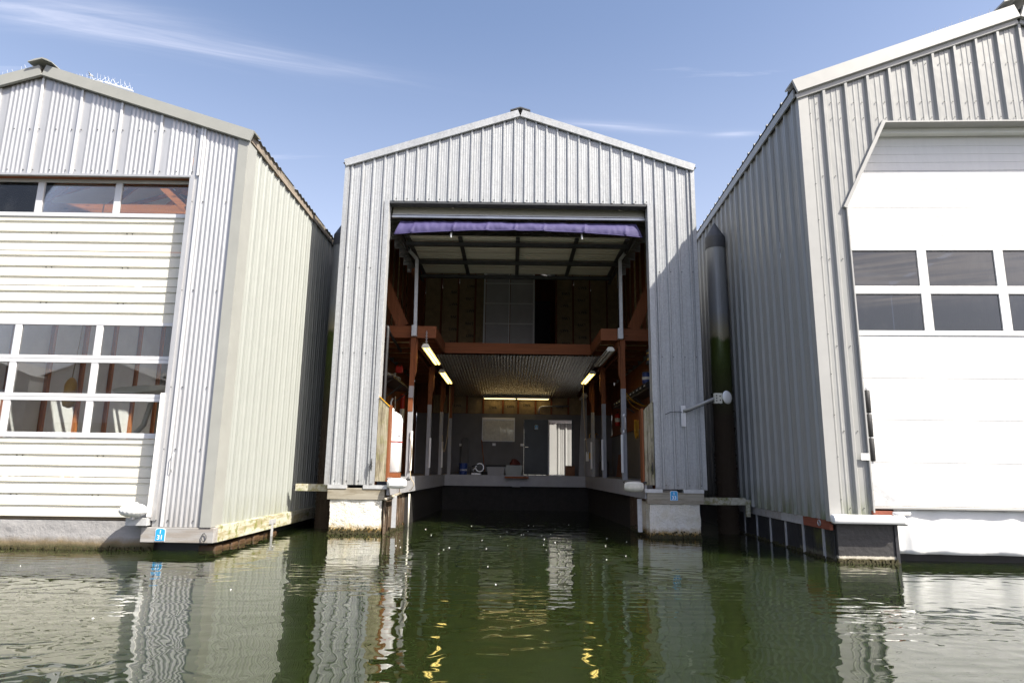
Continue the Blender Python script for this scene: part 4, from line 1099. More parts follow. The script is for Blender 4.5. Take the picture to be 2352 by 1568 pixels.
MB().box(1.0, RW - 1.0, 0.45, 1.4, -0.3, 0.5).build('float_body', 'black_float', H_)
MB().box(0.06, RW - 0.1, 1.41, 11.3, -0.3, 0.46).build('float_body', 'black_float', H_)
MB().box(0.010, 0.060, 0.06, 1.05, 0.455, 0.600).build('side_beam', 'red_beam', H_)
MB().box(0.012, 0.060, 1.052, 2.05, 0.455, 0.600).build('side_beam', 'galv_trim', H_)
MB().box(0.010, 0.060, 2.052, 11.4, 0.455, 0.590).build('side_beam', 'grey_beam', H_)
for k in range(7):
    y = 0.08 + k * 0.78
    MB().box(0.065, 0.085, y, y + 0.765, -0.25, 0.452).build('float_panel', 'mossy_black_float', H_)
    MB().box(0.045, 0.064, y + 0.30, y + 0.36, -0.1, 0.48).build('strap_plate', 'galv_trim', H_)
MB().tube([(0.0, 0.40 + 0.045 * math.cos(k * math.pi / 8), 0.535 + 0.04 * math.sin(k * math.pi / 8)) for k in range(17)], 0.009, 6, False).build('mooring_ring', 'galv_trim', H_)
br = MB(); br.prism([(0.64, 1.22), (0.64, 1.10), (0.93, 0.90), (1.04, 0.90)], lambda p, q, t: (p, t, q), 0.13, 0.15); br.prism([(0.64, 0.90), (0.64, 0.81), (1.12, 0.81), (1.04, 0.90)], lambda p, q, t: (p, t, q), 0.131, 0.151); br.prism([(0.62, 1.25), (0.62, 0.81), (0.645, 0.81), (0.645, 1.25)], lambda p, q, t: (p, t, q), 0.129, 0.149)
br.build('corner_brace', 'galv_trim', H_)
MB().box(0.50, 0.62, -0.052, -0.046, 1.475, 1.575).build('notice_label', 'white_paint', H_)
for k in range(12):
    MB().box(0.16, RW - 0.16, 0.9 + k * 0.88, 0.95 + k * 0.88, 7.1, 7.22).build('truss_chord', 'fir', H_)
for u in (1.0, 1.9, 2.8, 3.7, 4.6, 5.5):
    MB().tube([(u, 1.2, 2.6), (u, 1.2, 3.75)], 0.02, 8).build('stanchion', 'rail_steel', H_)
MB().tube([(0.8, 1.2, 3.62), (6.5, 1.2, 3.62)], 0.016, 8).build('guard_rail', 'rail_steel', H_)
MB().box(0.2, RW - 0.2, 0.8, 11.3, 2.5, 2.6).build('mezzanine', 'deck_paint', H_)
def R2W(u, d, z): return (RX + u * math.cos(A) + d * math.sin(A), YR - u * math.sin(A) + d * math.cos(A), z)

# ================================================================== PILES, BRACKETS, REAR ROW
def pile(x, y, zs, label):
    t = thing('mooring_pile', label, 'pile', (x, y, 0), group='steel mooring piles between the boathouses')
    MB().lathe([(0.215, -0.5), (0.215, 2.0), (0.215, 4.0), (0.215, zs)], (x, y, 0), 28).build('shaft', 'pile_steel', t, smooth=False)
    MB().lathe([(0.226, zs - 0.17), (0.228, zs + 0.0), (0.222, zs + 0.10), (0.012, zs + 0.46)], (x, y, 0), 28).build('cone_cap', 'pile_cap', t)
    m = MB()
    for k in range(420):
        a = R.uniform(0, 2 * math.pi); z = R.uniform(0.0, 3.4) * R.uniform(0.4, 1); r = R.uniform(0.006, 0.016)
        c = Vector((x + 0.216 * math.cos(a), y + 0.216 * math.sin(a), z))
        m.box(c.x - r, c.x + r, c.y - r, c.y + r, c.z - r, c.z + r)
    o = m.build('barnacle', 'pile_steel', t); o['kind'] = 'stuff'
    return t
pile(4.64, 14.3, 6.45, 'steel pile with dark cone cap and mossy collar beside the right boathouse')
pile(-3.90, 14.3, 6.38, 'steel pile half hidden between the left and middle boathouses')
pb = thing('pile_bracket', 'pale weathered bar reaching left from the middle boathouse across the gap', 'bracket', (-3.95, 13.4, 0.85), group='pile guide brackets')
MB().box(-4.28, -3.63, 13.34, 13.46, 0.785, 0.925).build('bar', 'mossy_beam', pb, bevel=0.006)
MB().box(-4.35, -4.285, 13.36, 13.44, 0.82, 0.90).build('end_stop', 'dark_steel', pb)
pb = thing('pile_bracket', 'mossy white steel bar at the foot of the pile by the right boathouse', 'bracket', (4.3, 13.5, 0.7), group='pile guide brackets')
MB().box(3.86, 4.72, 13.42, 13.54, 0.625, 0.765).build('bar', 'mossy_beam', pb, bevel=0.006)
MB().box(4.725, 4.83, 13.44, 13.52, 0.64, 0.73).build('end_stop', 'mossy_beam', pb)
MB().box(4.735, 4.815, 13.45, 13.51, 0.40, 0.638).build('drop_leg', 'mossy_beam', pb)

wk = MB().box(-16, 18, 24.35, 26.6, 0.55, 0.98).build('walkway', 'deck_paint'); tag(wk, kind='structure')
Q = thing('boathouse', 'pale ribbed boathouse seen through the open back door', 'boathouse', (2.0, 26.9, 0), group='floating boathouses in a row')
qpr = rib_profile(0.30, 0.035, 0.08, 0.03, (0.1, 0.9), 0.006, 0.02)
siding(Q, 'siding_panel', 'grey_siding', 1.86, 9.0, 0.9, 3.12, qpr, 0.30, lambda a, o, z: (a, 26.9 - o, z), 0.9)
siding(Q, 'siding_panel', 'grey_siding', -9.0, 1.58, 0.9, 3.12, qpr, 0.30, lambda a, o, z: (a, 26.9 - o, z), 2.4)
MB().box(1.58, 1.86, 26.80, 26.92, 0.95, 3.11).build('corner_trim', 'grey_trim', Q)
MB().box(-9.0, 9.0, 26.78, 26.86, 3.125, 3.24).build('eave_trim', 'white_paint', Q)
m = MB(); ys = sorted({round(-9 + q * 0.30 + t, 4) for q in range(60) for t, h in qpr})
for x in ys:
    h = prof_at(qpr, 0.30, x + 9)
    m.v += [(x, 26.70, 3.25 + h), (x, 35.0, 5.6 + h)]
m.f += [(2 * i, 2 * i + 2, 2 * i + 3, 2 * i + 1) for i in range(len(ys) - 1)]
m.build('roof', 'mill_aluminium', Q)
MB().box(-9.0, 9.0, 27.0, 40, 0.3, 3.05).build('wall', 'grey_trim', Q)
MB().box(-9.0, 9.0, 26.95, 40, -0.3, 0.88).build('float', 'black_float', Q)
MB().prism([(-9, 3.3), (9, 3.3), (9, 6.6), (0, 8.0), (-9, 6.6)], lambda a, b, q: (a, q, b), 33.0, 33.1).build('sky_block_gable', 'grey_trim', Q)  # unseen gable added to block low sky light in the gaps

# boathouses across the fairway: only their reflection shows, in the left door windows
for k, x in enumerate((-37.5, -29.0, -20.5)):
    t = thing('boathouse', ('dark gabled boathouse mirrored in the left edge of the left door windows', 'dark gabled boathouse mirrored in the right panes of the left door windows', 'dark boathouse across the fairway mirrored in the jamb side pane of the left door')[k], 'boathouse', (x, -25, 0), group='floating boathouses in a row')
    MB().prism([(-3.7, 0.4), (3.7, 0.4), (3.7, 7.2), (0, 8.6), (-3.7, 7.2)], lambda a, b, q: (x + a, q, b), -36, -25).build('wall', 'dark_siding', t)
    for s in (-1, 1): MB().bar((x + s * 3.9, -30.5, 7.18), (x, -30.5, 8.68), 11.4, 0.06, (s * 0.35, 0, 1)).build('roof', 'roof_sheet', t)
    MB().box(x - 2.7, x + 2.7, -24.995, -24.95, 0.5, 6.2).build('door', 'door_frame', t)
    for j in range(4): MB().box(x - 2.5 + j * 1.25, x - 1.4 + j * 1.25, -24.948, -24.93, 3.2, 4.0).build('window_pane', 'door_dark', t)
    MB().box(x - 3.6, x + 3.6, -36, -25.1, -0.3, 0.39).build('float', 'black_float', t)

# ================================================================== NUMBER PLATES
def number_plate(x, y, z, w, h, num, label):
    t = thing('number_sign', label, 'sign', (x, y, z - h / 2), group='blue berth number plates')
    def outline(k):
        a, b = w / 2 - k, h / 2 - k
        return [(-a, -b), (a, -b), (a, b * 0.72), (a * 0.8, b * 0.92), (a * 0.4, b), (-a * 0.4, b), (-a * 0.8, b * 0.92), (-a, b * 0.72)]
    MB().prism(outline(0), lambda p, q, d: (x + p, y + d, z + q), -0.004, 0.0).build('rim', 'sign_white', t)
    pt = MB().prism(outline(0.006), lambda p, q, d: (x + p, y + d, z + q), -0.006, -0.0042).build('plate', 'sign_blue', t)
    text_mesh(num, h * 0.50, 'number', 'sign_white', pt, (x, y - 0.008, z - h * 0.22), (1, 0, 0), (0, 0, 1), 0.001)
    text_mesh('I', h * 0.42, 'letter', 'sign_white', pt, (x, y - 0.008, z + h * 0.20), (1, 0, 0), (0, 0, 1), 0.001)
    return t
number_plate(-5.175, YL - 0.034, 0.248, 0.150, 0.185, '31', 'blue plate reading I 31 on the grey sill of the left boathouse')
number_plate(3.20, YC - 0.034, 0.805, 0.150, 0.185, '33', 'blue plate reading I 33 on the timber sill of the middle boathouse')
number_plate(0.932, YB - 0.047, 2.77, 0.125, 0.155, '33', 'small blue plate reading I 33 on the dark back door')

# ================================================================== FENDERS AND BUMPERS
f = thing('ribbed_fender', 'round ribbed white dock fender on the corner of the left boathouse', 'fender', (-5.55, YL - 0.12, 0.49))
pr = [(0.02, 0.0), (0.09, 0.004), (0.15, 0.03), (0.185, 0.075), (0.188, 0.10), (0.165, 0.145), (0.11, 0.178), (0.06, 0.188), (0.05, 0.205), (0.01, 0.208)]
MB().lathe(pr, (-5.56, YL - 0.14, 0.505), 72, rfun=lambda a, h: 1 + (0.022 * math.cos(a * 18) if 0.01 < h < 0.17 else 0)).build('body', 'white_plastic', f, smooth=True)
MB().lathe([(0.03, -0.03), (0.03, 0.01)], (-5.56, YL - 0.14, 0.5), 10).build('axle', 'rail_steel', f)
def corner_fender(x, label, mat, yaw):
    t = thing('dock_bumper', label, 'fender', (x, YC - 0.08, 0.86), yaw, 'corner bumpers of the middle boathouse', local=True)
    m = MB(); prof = []
    for k in range(13):
        a = math.pi * (k / 12 - 0.5); q = abs(math.cos(a)) ** 0.45
        prof.append((0.085 * q + 0.012, 0.19 * math.sin(a)))
    m.lathe(prof, (0, 0, 0.10), 20, 'X', rfun=lambda a, h: 1 + 0.10 * max(0, math.sin(a)))
    m.build('cushion', mat, t, smooth=True)
    for zz in (-0.03, 0.0, 0.03, 0.06):
        MB().box(-0.15, 0.15, -0.105 + abs(zz) * 0.2, -0.085, 0.10 + zz - 0.004, 0.10 + zz + 0.004).build('rib', mat, t)
    MB().tube([(0.16, 0.02, 0.17), (0.20, 0.0, 0.2), (0.25, 0.02, 0.19), (0.24, 0.06, 0.17), (0.17, 0.06, 0.17)], 0.012, 6).build('shackle', 'black_rubber', t)
    MB().tube([(-0.16, 0.02, 0.17), (-0.20, 0.0, 0.19), (-0.17, 0.06, 0.17)], 0.010, 6).build('shackle', 'black_rubber', t)
    return t
corner_fender(-2.205, 'clean white bumper on the left corner of the open slip', 'white_plastic', 0.15)
corner_fender(2.415, 'yellowed ribbed bumper on the right corner of the open slip', 'aged_plastic', -0.10)
b = thing('dock_bumper', 'long white bumper wrapped along the front corner sill of the right boathouse', 'bumper', (RX, YR, 0), -A, local=True)
m = MB(); sec = [(-0.14, 0.0), (-0.155, 0.03), (-0.16, 0.075), (-0.145, 0.11), (-0.10, 0.125), (-0.05, 0.125), (-0.05, 0.0)]
nn = len(sec)
for x in (-0.02, 0.0, 0.06, 1.0, 1.04):
    k = 0.55 if x in (-0.02, 1.04) else 1.0
    m.v += [(x, -0.05 + (p + 0.05) * k, 0.565 + 0.06 + (q - 0.06) * k) for p, q in sec]
for i in range(4):
    m.f += [(i * nn + j, i * nn + (j + 1) % nn, (i + 1) * nn + (j + 1) % nn, (i + 1) * nn + j) for j in range(nn)]
m.f += [tuple(range(nn - 1, -1, -1)), tuple(range(4 * nn, 5 * nn))]
m.build('cushion', 'white_plastic', b, smooth=True, bevel=0.004)
MB().box(0.0, 1.05, -0.10, 0.0, 0.548, 0.562).build('backing_strip', 'black_rubber', b)
MB().tube([(0.86, -0.10, 0.715), (1.10, -0.10, 0.715)], 0.026, 10).build('end_roll', 'white_plastic', b, smooth=True)
r_ = thing('roller_fender', 'black three-piece roller fender standing on edge beside the white door', 'fender', R2W(0.74, 0.10, 1.40))
for k in range(3):
    z0 = 1.46 + k * 0.362
    MB().lathe([(0.036, 0), (0.044, 0.01), (0.046, 0.18), (0.044, 0.34), (0.036, 0.35)], R2W(0.735, 0.10, z0), 16).build('roller', 'black_rubber', r_, smooth=True)
MB().tube([R2W(0.735, 0.10, 1.42), R2W(0.735, 0.10, 2.58)], 0.012, 8).build('rod', 'rail_steel', r_)
for z in (1.435, 1.80, 2.165, 2.555):
    MB().bar(R2W(0.62, 0.10, z), R2W(0.75, 0.10, z), 0.04, 0.010).build('arm', 'rail_steel', r_)
for sx, lab in ((-2.72, 'black mooring cleat low on the left jamb of the open slip'), (2.79, 'black mooring cleat on the grey boards of the right jamb')):
    c = thing('mooring_cleat', lab, 'cleat', (sx, YC - 0.05, 1.35), group='jamb cleats')
    MB().tube([(sx, YC - 0.085, 1.20), (sx, YC - 0.09, 1.27), (sx, YC - 0.09, 1.37), (sx, YC - 0.085, 1.44)], [0.008, 0.014, 0.014, 0.008], 8).build('horn', 'black_rubber', c, smooth=True)
    for z in (1.29, 1.35): MB().tube([(sx, YC - 0.09, z), (sx, YC + 0.006, z)], 0.012, 8).build('stem', 'black_rubber', c)

# ================================================================== ANTENNA ON AN ARM
an = thing('dish_antenna', 'small white dish antenna on a grey arm fixed to the middle boathouse', 'antenna', (3.44, YC - 0.04, 2.15))
MB().box(3.392, 3.488, YC - 0.055, YC - 0.036, 2.14, 2.56).build('mount_plate', 'door_frame', an, bevel=0.005)
MB().box(3.41, 3.425, YC - 0.075, YC - 0.055, 2.15, 2.55).build('mount_rail', 'door_frame', an)
MB().tube([(3.44, YC - 0.06, 2.455), (3.55, YC - 0.12, 2.49), (3.80, YC - 0.18, 2.60), (4.03, YC - 0.20, 2.70)], 0.030, 12).build('arm', 'grey_trim', an, smooth=True)
br = MB().box(4.02, 4.165, 12.86, 12.95, 2.60, 2.80)
brk = br.build('bracket', 'white_enamel', an)
for x_, z in ((4.055, 2.65), (4.055, 2.70), (4.055, 2.75), (4.125, 2.66), (4.125, 2.74)): MB().box(x_ - 0.012, x_ + 0.012, 12.852, 12.858, z - 0.012, z + 0.012).build('bracket_slot', 'ink', brk)
dd = Vector((0.55, -0.83, 0.05)).normalized()
q = dd.to_track_quat('Z', 'Y').to_matrix().to_4x4(); q.translation = (4.275, 12.86, 2.72)
m = MB().lathe([(0.01, 0.030), (0.07, 0.024), (0.115, 0.008), (0.135, -0.012), (0.130, -0.022), (0.10, -0.030), (0.03, -0.05), (0.01, -0.05)], (0, 0, 0), 32)
m.v = [tuple(q @ Vector(p)) for p in m.v]; m.build('dish', 'white_plastic', an, smooth=True)
MB().tube([(4.165, 12.90, 2.70), (4.25, 12.89, 2.72)], 0.02, 8).build('feed', 'white_enamel', an)
MB().tube([(3.44, YC - 0.07, 2.42), (3.30, YC - 0.05, 2.44), (3.18, YC - 0.05, 2.43), (3.08, YC - 0.045, 2.38)], 0.006, 6).build('cable', 'black_rubber', an)
MB().tube([(3.46, YC - 0.08, 2.42), (3.75, YC - 0.2, 2.53), (4.02, YC - 0.22, 2.64), (4.14, 12.86, 2.57), (4.2, 12.87, 2.6)], 0.005, 6).build('cable', 'black_rubber', an)

# ================================================================== PURPLE VALANCE
va = thing('canvas_valance', 'purple canvas valance sagging under the raised door with wrinkles and bird droppings', 'valance', (0.1, 13.2, 6.15))
def vfn(u, v):
    x = -2.44 + 5.08 * u; c = (u - 0.5) * 2
    top = 6.485 - 0.01 * c * c; bot = 6.245 - 0.115 * abs(c) ** 2.2
    e = 0.10 * (v ** 1.2) * (c ** 15)
    cr = sum(0.030 * math.exp(-((u - q + 0.012 * (v - 0.5)) / 0.006) ** 2) for q in (0.06, 0.23, 0.37, 0.49, 0.61, 0.78, 0.95))
    wr = 0.030 * mnoise.noise(Vector((u * 11, v * 0.8, 3))) + 0.010 * mnoise.noise(Vector((u * 60, v * 2, 9))) - cr * (0.35 + 0.65 * v)
    y = 13.33 - 0.15 * math.sin(min(1, v * 1.3) * math.pi / 2) + wr
    z = top + (bot - top) * v + 0.012 * mnoise.noise(Vector((u * 30, 0, 1))) * (1 - v)
    return (x + e, y, z)
MB().grid(260, 10, vfn).build('canvas', 'purple_canvas', va, smooth=True, solid=0.006)
MB().grid(60, 2, lambda u, v: (-2.42 + 5.04 * u, 13.32 + 0.12 * v, 6.482 + 0.04 * v + 0.01 * mnoise.noise(Vector((u * 20, v, 0))))).build('top_fold', 'purple_canvas', va, smooth=True)
for u0, u1 in ((0.0, 1.0),):
    MB().tube([tuple(Vector(vfn(k / 60, 1.0)) + Vector((0, -0.004, 0.0))) for k in range(61)], 0.012, 6).build('hem', 'purple_canvas', va, smooth=True)
for x in (-1.33, 1.46):
    MB().tube([(x, 13.30, 6.26), (x, 13.22, 6.08)], 0.020, 10).build('pole_end', 'white_plastic', va, smooth=True)

# ================================================================== WHITE TANK
tk = thing('water_tank', 'tall white plastic tank with red stripe standing in the left slip corner', 'tank', (-2.385, 13.55, 1.12))
m = MB()
def tank_ring(z, x0, x1, y0, y1, r=0.05):
    pts = []
    for cx, cy, a0 in ((x1 - r, y1 - r, 0), (x0 + r, y1 - r, 90), (x0 + r, y0 + r, 180), (x1 - r, y0 + r, 270)):
        for k in range(4):
            a = math.radians(a0 + 30 * k); pts.append((cx + r * math.cos(a), cy + r * math.sin(a), z))
    return pts
rings = [(1.165, -2.50, -2.27, 13.42, 13.70), (1.19, -2.525, -2.245, 13.40, 13.72), (1.70, -2.525, -2.245, 13.40, 13.72), (1.95, -2.52, -2.245, 13.40, 13.72), (2.25, -2.52, -2.25, 13.40, 13.72), (2.34, -2.52, -2.29, 13.41, 13.71), (2.39, -2.52, -2.37, 13.44, 13.68), (2.405, -2.515, -2.42, 13.47, 13.65)]
for k in rings: m.v += tank_ring(*k)
for i in range(len(rings) - 1): m.f += [(i * 16 + j, i * 16 + (j + 1) % 16, (i + 1) * 16 + (j + 1) % 16, (i + 1) * 16 + j) for j in range(16)]
m.f += [tuple(range(15, -1, -1)), tuple((len(rings) - 1) * 16 + j for j in range(16))]
m.build('body', 'white_plastic', tk, smooth=True)
MB().lathe([(0.042, 0), (0.045, 0.02), (0.045, 0.06), (0.03, 0.07)], (-2.465, 13.55, 2.40), 14).build('cap', 'white_plastic', tk, smooth=True)
MB().box(-2.53, -2.24, 13.395, 13.725, 1.775, 1.795).build('stripe', 'red_plastic', tk)
MB().box(-2.36, -2.243, 13.393, 13.5, 1.90, 1.935).build('grip_lip', 'white_plastic', tk, bevel=0.01)
MB().tube([(-2.49, 13.55, 2.46), (-2.50, 13.58, 2.60), (-2.47, 13.6, 2.68)], 0.022, 8).build('filler_hose', 'black_rubber', tk)
ts = MB().box(-2.52, -2.25, 13.40, 13.72, DZ + 0.001, 1.162).build('wood_block', 'fir'); tag(ts, 'short timber block under the white tank', 'block')
# grab handle
gh = thing('grab_handle', 'chrome grab handle screwed to the right front post', 'handle', (2.59, 14.94, 2.1))
MB().tube([(2.59, 14.94, 2.14), (2.59, 14.87, 2.16), (2.59, 14.86, 2.2), (2.59, 14.86, 2.44), (2.59, 14.87, 2.48), (2.59, 14.94, 2.50)], 0.016, 10).build('bar', 'rail_steel', gh, smooth=True)
for z in (2.14, 2.50): MB().lathe([(0.045, 0), (0.04, -0.012), (0.02, -0.016)], (2.59, 14.945, z), 16, 'Y').build('flange', 'rail_steel', gh)

# ================================================================== LIGHTS UNDER THE LOFT
flu('fluorescent_light', 'lit two-tube shop light hanging on a chain at the left loft edge', -1.95, 15.75, 3.97, 2.44, True, 'shop lights under the loft')
flu('fluorescent_light', 'lit shop light further in along the left side of the ceiling', -1.95, 19.35, 3.93, 2.44, True, 'shop lights under the loft')
flu('fluorescent_light', 'unlit shop light at the right loft edge', 2.25, 15.8, 3.98, 2.30, False, 'shop lights under the loft')
flu('fluorescent_light', 'lit shop light on the right side of the corrugated ceiling', 2.25, 19.1, 3.93, 2.2, True, 'shop lights under the loft')
flu('fluorescent_light', 'long strip light glowing across the top of the back wall', 0.19, 23.7, 3.80, 2.40, True, 'shop lights under the loft', heading='X', tubes='tube_dim')
flu('fluorescent_light', 'small dark strip light high on the right near the back', 2.45, 22.2, 3.70, 1.1, False, 'shop lights under the loft')
def chain(name, label, x, y, z0, z1):
    t = thing(name, label, 'chain', (x, y, z1))
    n = int((z0 - z1) / 0.034)
    for k in range(n):
        z = z0 - k * 0.034 - 0.02; pts = []
        for j in range(11):
            a = 2 * math.pi * j / 10
            dx = 0.014 * math.cos(a); pts.append((x + (dx if k % 2 else 0), y + (0 if k % 2 else dx), z + 0.024 * math.sin(a)))
        MB().tube(pts, 0.0055, 6, False).build('link', 'rail_steel', t, smooth=True)
    return t
chain('hanging_chain', 'short galvanised chain hanging from the left loft beam', -2.0, 14.985, 4.42, 4.06)
def rope(name, label, pts, r, mat, cat='rope', group=None, n=6):
    sm = []
    for i in range(len(pts) - 1):
        p0, p1, p2, p3 = (Vector(pts[max(0, min(len(pts) - 1, j))]) for j in (i - 1, i, i + 1, i + 2))
        for k in range(6):
            t = k / 6
            sm.append(0.5 * ((2 * p1) + (-p0 + p2) * t + (2 * p0 - 5 * p1 + 4 * p2 - p3) * t * t + (-p0 + 3 * p1 - 3 * p2 + p3) * t ** 3))
    sm.append(Vector(pts[-1]))
    o = MB().tube(sm, r, n).build(name, mat, None, smooth=True)
    return tag(o, label, cat, group)
rope('pull_rope', 'thin pull rope hanging down on the left before the back wall', [(-1.98, 20.9, 3.9), (-1.97, 20.9, 3.2), (-2.0, 20.9, 2.4), (-2.08, 20.92, 1.80), (-2.14, 20.9, 1.9), (-2.16, 20.9, 2.3)], 0.011, 'rope_tan')
rope('pull_rope', 'thin pull rope hanging from the right ceiling light', [(2.20, 19.9, 3.9), (2.22, 20.0, 3.3), (2.27, 20.1, 2.4), (2.36, 20.2, 1.75)], 0.011, 'rope_tan')
rope('hose', 'tan hose looping down from the left front post to the deck edge', [(-2.28, 14.93, 1.95), (-2.22, 14.9, 1.65), (-2.24, 14.9, 1.3), (-2.20, 14.8, 1.05), (-2.12, 14.75, 0.92), (-2.18, 14.8, 0.8), (-2.24, 14.88, 0.78)], 0.008, 'rope_tan', 'hose')
rope('rusty_rod', 'thin rusty rod hanging down the left hull by the slip corner', [(-2.30, 13.9, 1.0), (-2.29, 13.9, 0.4), (-2.28, 13.9, 0.05)], 0.010, 'brown_float', 'rod')
rope('power_cord', 'yellow extension cord swagged from the right front post', [(2.64, 15.0, 3.02), (2.85, 15.3, 2.88), (3.15, 15.6, 2.80), (3.45, 15.9, 2.82), (3.62, 16.1, 2.92)], 0.017, 'yellow_plastic', 'cord')
rope('power_cord', 'thinner orange cord looped below the yellow one', [(2.64, 15.02, 2.98), (2.80, 15.3, 2.80), (3.05, 15.6, 2.70), (3.3, 15.8, 2.68), (3.6, 16.0, 2.85)], 0.011, 'yellow_plastic', 'cord')
pts = []
for k in range(40):
    a = k * 1.9; w = 0.07 + 0.05 * math.sin(k * 0.7)
    pts.append((3.50 + 0.05 * math.sin(k * 1.3), 18.3 + w * math.cos(a), 2.40 + 0.26 * math.sin(a)))
rope('hose_coil', 'yellow hose coiled on a hook on the right wall', pts, 0.007, 'yellow_plastic', 'hose', n=5)
pts = [(-3.2 + 0.22 * math.cos(k * 1.7) * (0.6 + 0.4 * math.sin(k)), 17.3 + 0.5 * math.sin(k * 0.9), 3.62 + 0.07 * math.sin(k * 2.3)) for k in range(60)]
rope('wire_coil', 'tangle of pale wire heaped on the left storage shelf', pts, 0.008, 'white_plastic', 'wire', n=5)
rope('vent_pipe', 'black pipe running down the inside of the left jamb', [(-2.62, 13.45, 2.5), (-2.62, 13.45, 3.4), (-2.62, 13.48, 4.05), (-2.65, 13.6, 4.2), (-2.75, 14.4, 4.22), (-2.85, 16.5, 4.2)], 0.035, 'black_rubber', 'pipe', n=10)
# shelves with stored goods along both walls
sh = thing('storage_shelf', 'dark shelf of stored gear high on the left wall', 'shelf', (-3.2, 17.3, 3.4))
MB().box(-3.44, -2.95, 16.2, 19.4, 3.48, 3.52).build('board', 'board_dark', sh)
for y in (16.4, 17.8, 19.2): MB().bar((-3.43, y, 3.15), (-3.0, y, 3.48), 0.03, 0.03).build('bracket', 'dark_steel', sh)
sh = thing('storage_shelf', 'dark shelf of small bins high on the right wall', 'shelf', (3.45, 17.0, 3.2))
MB().box(3.28, 3.67, 15.6, 21.0, 3.21, 3.25).build('board', 'board_dark', sh)
for y in (15.8, 17.6, 19.4): MB().bar((3.66, y, 2.95), (3.32, y, 3.21), 0.03, 0.03).build('bracket', 'dark_steel', sh)
for k in range(11):
    y = 15.75 + k * 0.46
    t = thing('parts_bin', ('black parts bin with white tag on the right shelf, %s from the opening' % ('nearest', 'second', 'third', 'fourth', 'fifth', 'sixth', 'seventh', 'eighth', 'ninth', 'tenth', 'eleventh')[k]), 'bin', (3.45, y, 3.252), group='black parts bins on the right shelf')
    MB().prism([(3.24, 3.252), (3.62, 3.252), (3.62, 3.42), (3.34, 3.42), (3.22, 3.33)], lambda a, b, q: (a, q, b), y - 0.17, y + 0.17).build('tray', 'black_rubber', t)
    MB().box(3.215, 3.222, y - 0.08, y + 0.08, 3.275, 3.305).build('tag', 'white_paint', t)
ja = thing('paint_can', 'blue and white can standing on the right shelf bins', 'can', (3.40, 16.3, 3.42))
MB().lathe([(0.11, 0), (0.11, 0.26), (0.10, 0.27)], (3.40, 16.3, 3.422), 18).build('can', 'blue_plastic', ja)
MB().lathe([(0.112, 0), (0.112, 0.07)], (3.40, 16.3, 3.51), 18).build('wrap', 'white_paint', ja)
MB().lathe([(0.112, 0), (0.09, 0.02)], (3.40, 16.3, 3.695), 18).build('lid', 'rail_steel', ja)
ln = thing('hanging_lantern', 'black lantern with brass bands hanging just inside the right jamb', 'lantern', (3.05, 14.2, 3.6))
MB().lathe([(0.02, 0.0), (0.09, 0.02), (0.10, 0.06), (0.07, 0.09), (0.07, 0.28), (0.10, 0.31), (0.03, 0.38)], (3.05, 14.2, 3.55), 16).build('body', 'black_rubber', ln, smooth=True)
for z in (3.66, 3.80): MB().lathe([(0.074, 0), (0.078, 0.02), (0.074, 0.04)], (3.05, 14.2, z), 16).build('band', 'brass', ln, smooth=True)
MB().tube([(3.05, 14.2, 3.92), (3.05, 14.2, 4.25)], 0.008, 6).build('hook', 'dark_steel', ln)
fe = thing('fire_extinguisher', 'red fire extinguisher with white label on the right wall', 'extinguisher', (3.56, 22.0, 2.8))
MB().lathe([(0.07, 0), (0.085, 0.02), (0.085, 0.34), (0.06, 0.40), (0.03, 0.43)], (3.56, 21.9, 2.72), 18).build('cylinder', 'red_plastic', fe, smooth=True)
MB().lathe([(0.0865, 0.0), (0.0865, 0.13)], (3.56, 21.9, 2.85), 18).build('label_band', 'white_paint', fe)
MB().box(3.54, 3.58, 21.82, 21.98, 3.15, 3.19).build('lever', 'black_rubber', fe)
fe2 = thing('marker_tube', 'red and white tube standing against the left wall planks', 'tube', (-3.33, 20.0, 2.6))
MB().lathe([(0.07, 0), (0.07, 0.45)], (-3.33, 20.0, 3.02), 14).build('top', 'red_plastic', fe2)
MB().lathe([(0.071, 0), (0.071, 0.42)], (-3.33, 20.0, 2.60), 14).build('middle', 'white_paint', fe2)
MB().lathe([(0.07, 0), (0.07, 0.3)], (-3.33, 20.0, 2.30), 14).build('foot', 'red_plastic', fe2)
# water heater
wh = thing('water_heater', 'grey water heater tank with yellow sticker by the right back corner', 'water heater', (2.72, 21.9, DZ))
MB().lathe([(0.27, 0.0), (0.28, 0.02), (0.28, 1.18), (0.25, 1.23), (0.05, 1.25)], (2.72, 21.9, DZ), 28).build('tank', 'heater_grey', wh, smooth=False)
MB().box(2.57, 2.67, 21.62, 21.645, 1.62, 1.82).build('sticker', 'yellow_plastic', wh)
MB().box(2.47, 2.56, 21.66, 21.70, 1.55, 1.85).build('notice', 'white_paint', wh)
for x in (2.62, 2.80): MB().tube([(x, 21.9, 2.28), (x, 21.9, 2.42), (x + 0.06, 21.95, 2.47), (x + 0.12, 22.0, 2.42)], 0.014, 8).build('pipe', 'brass', wh)
dc = MB().lathe([(0.15, 0), (0.16, 0.42), (0.165, 0.46), (0.15, 0.47)], (3.0, 21.3, DZ + 0.001), 20).build('dark_canister', 'black_bin'); tag(dc, 'dark canister on the deck behind the right posts', 'canister')
pl = MB().prism([(21.0, DZ + 0.001), (22.2, DZ + 0.001), (22.1, 1.78), (20.9, 1.78)], lambda a, b, t: (3.55 + t + (b - DZ) * 0.10, a, b), -0.02, 0.0).build('plywood_sheet', 'fir_z'); tag(pl, 'brown plywood sheet leaning on the grey right wall', 'plywood')
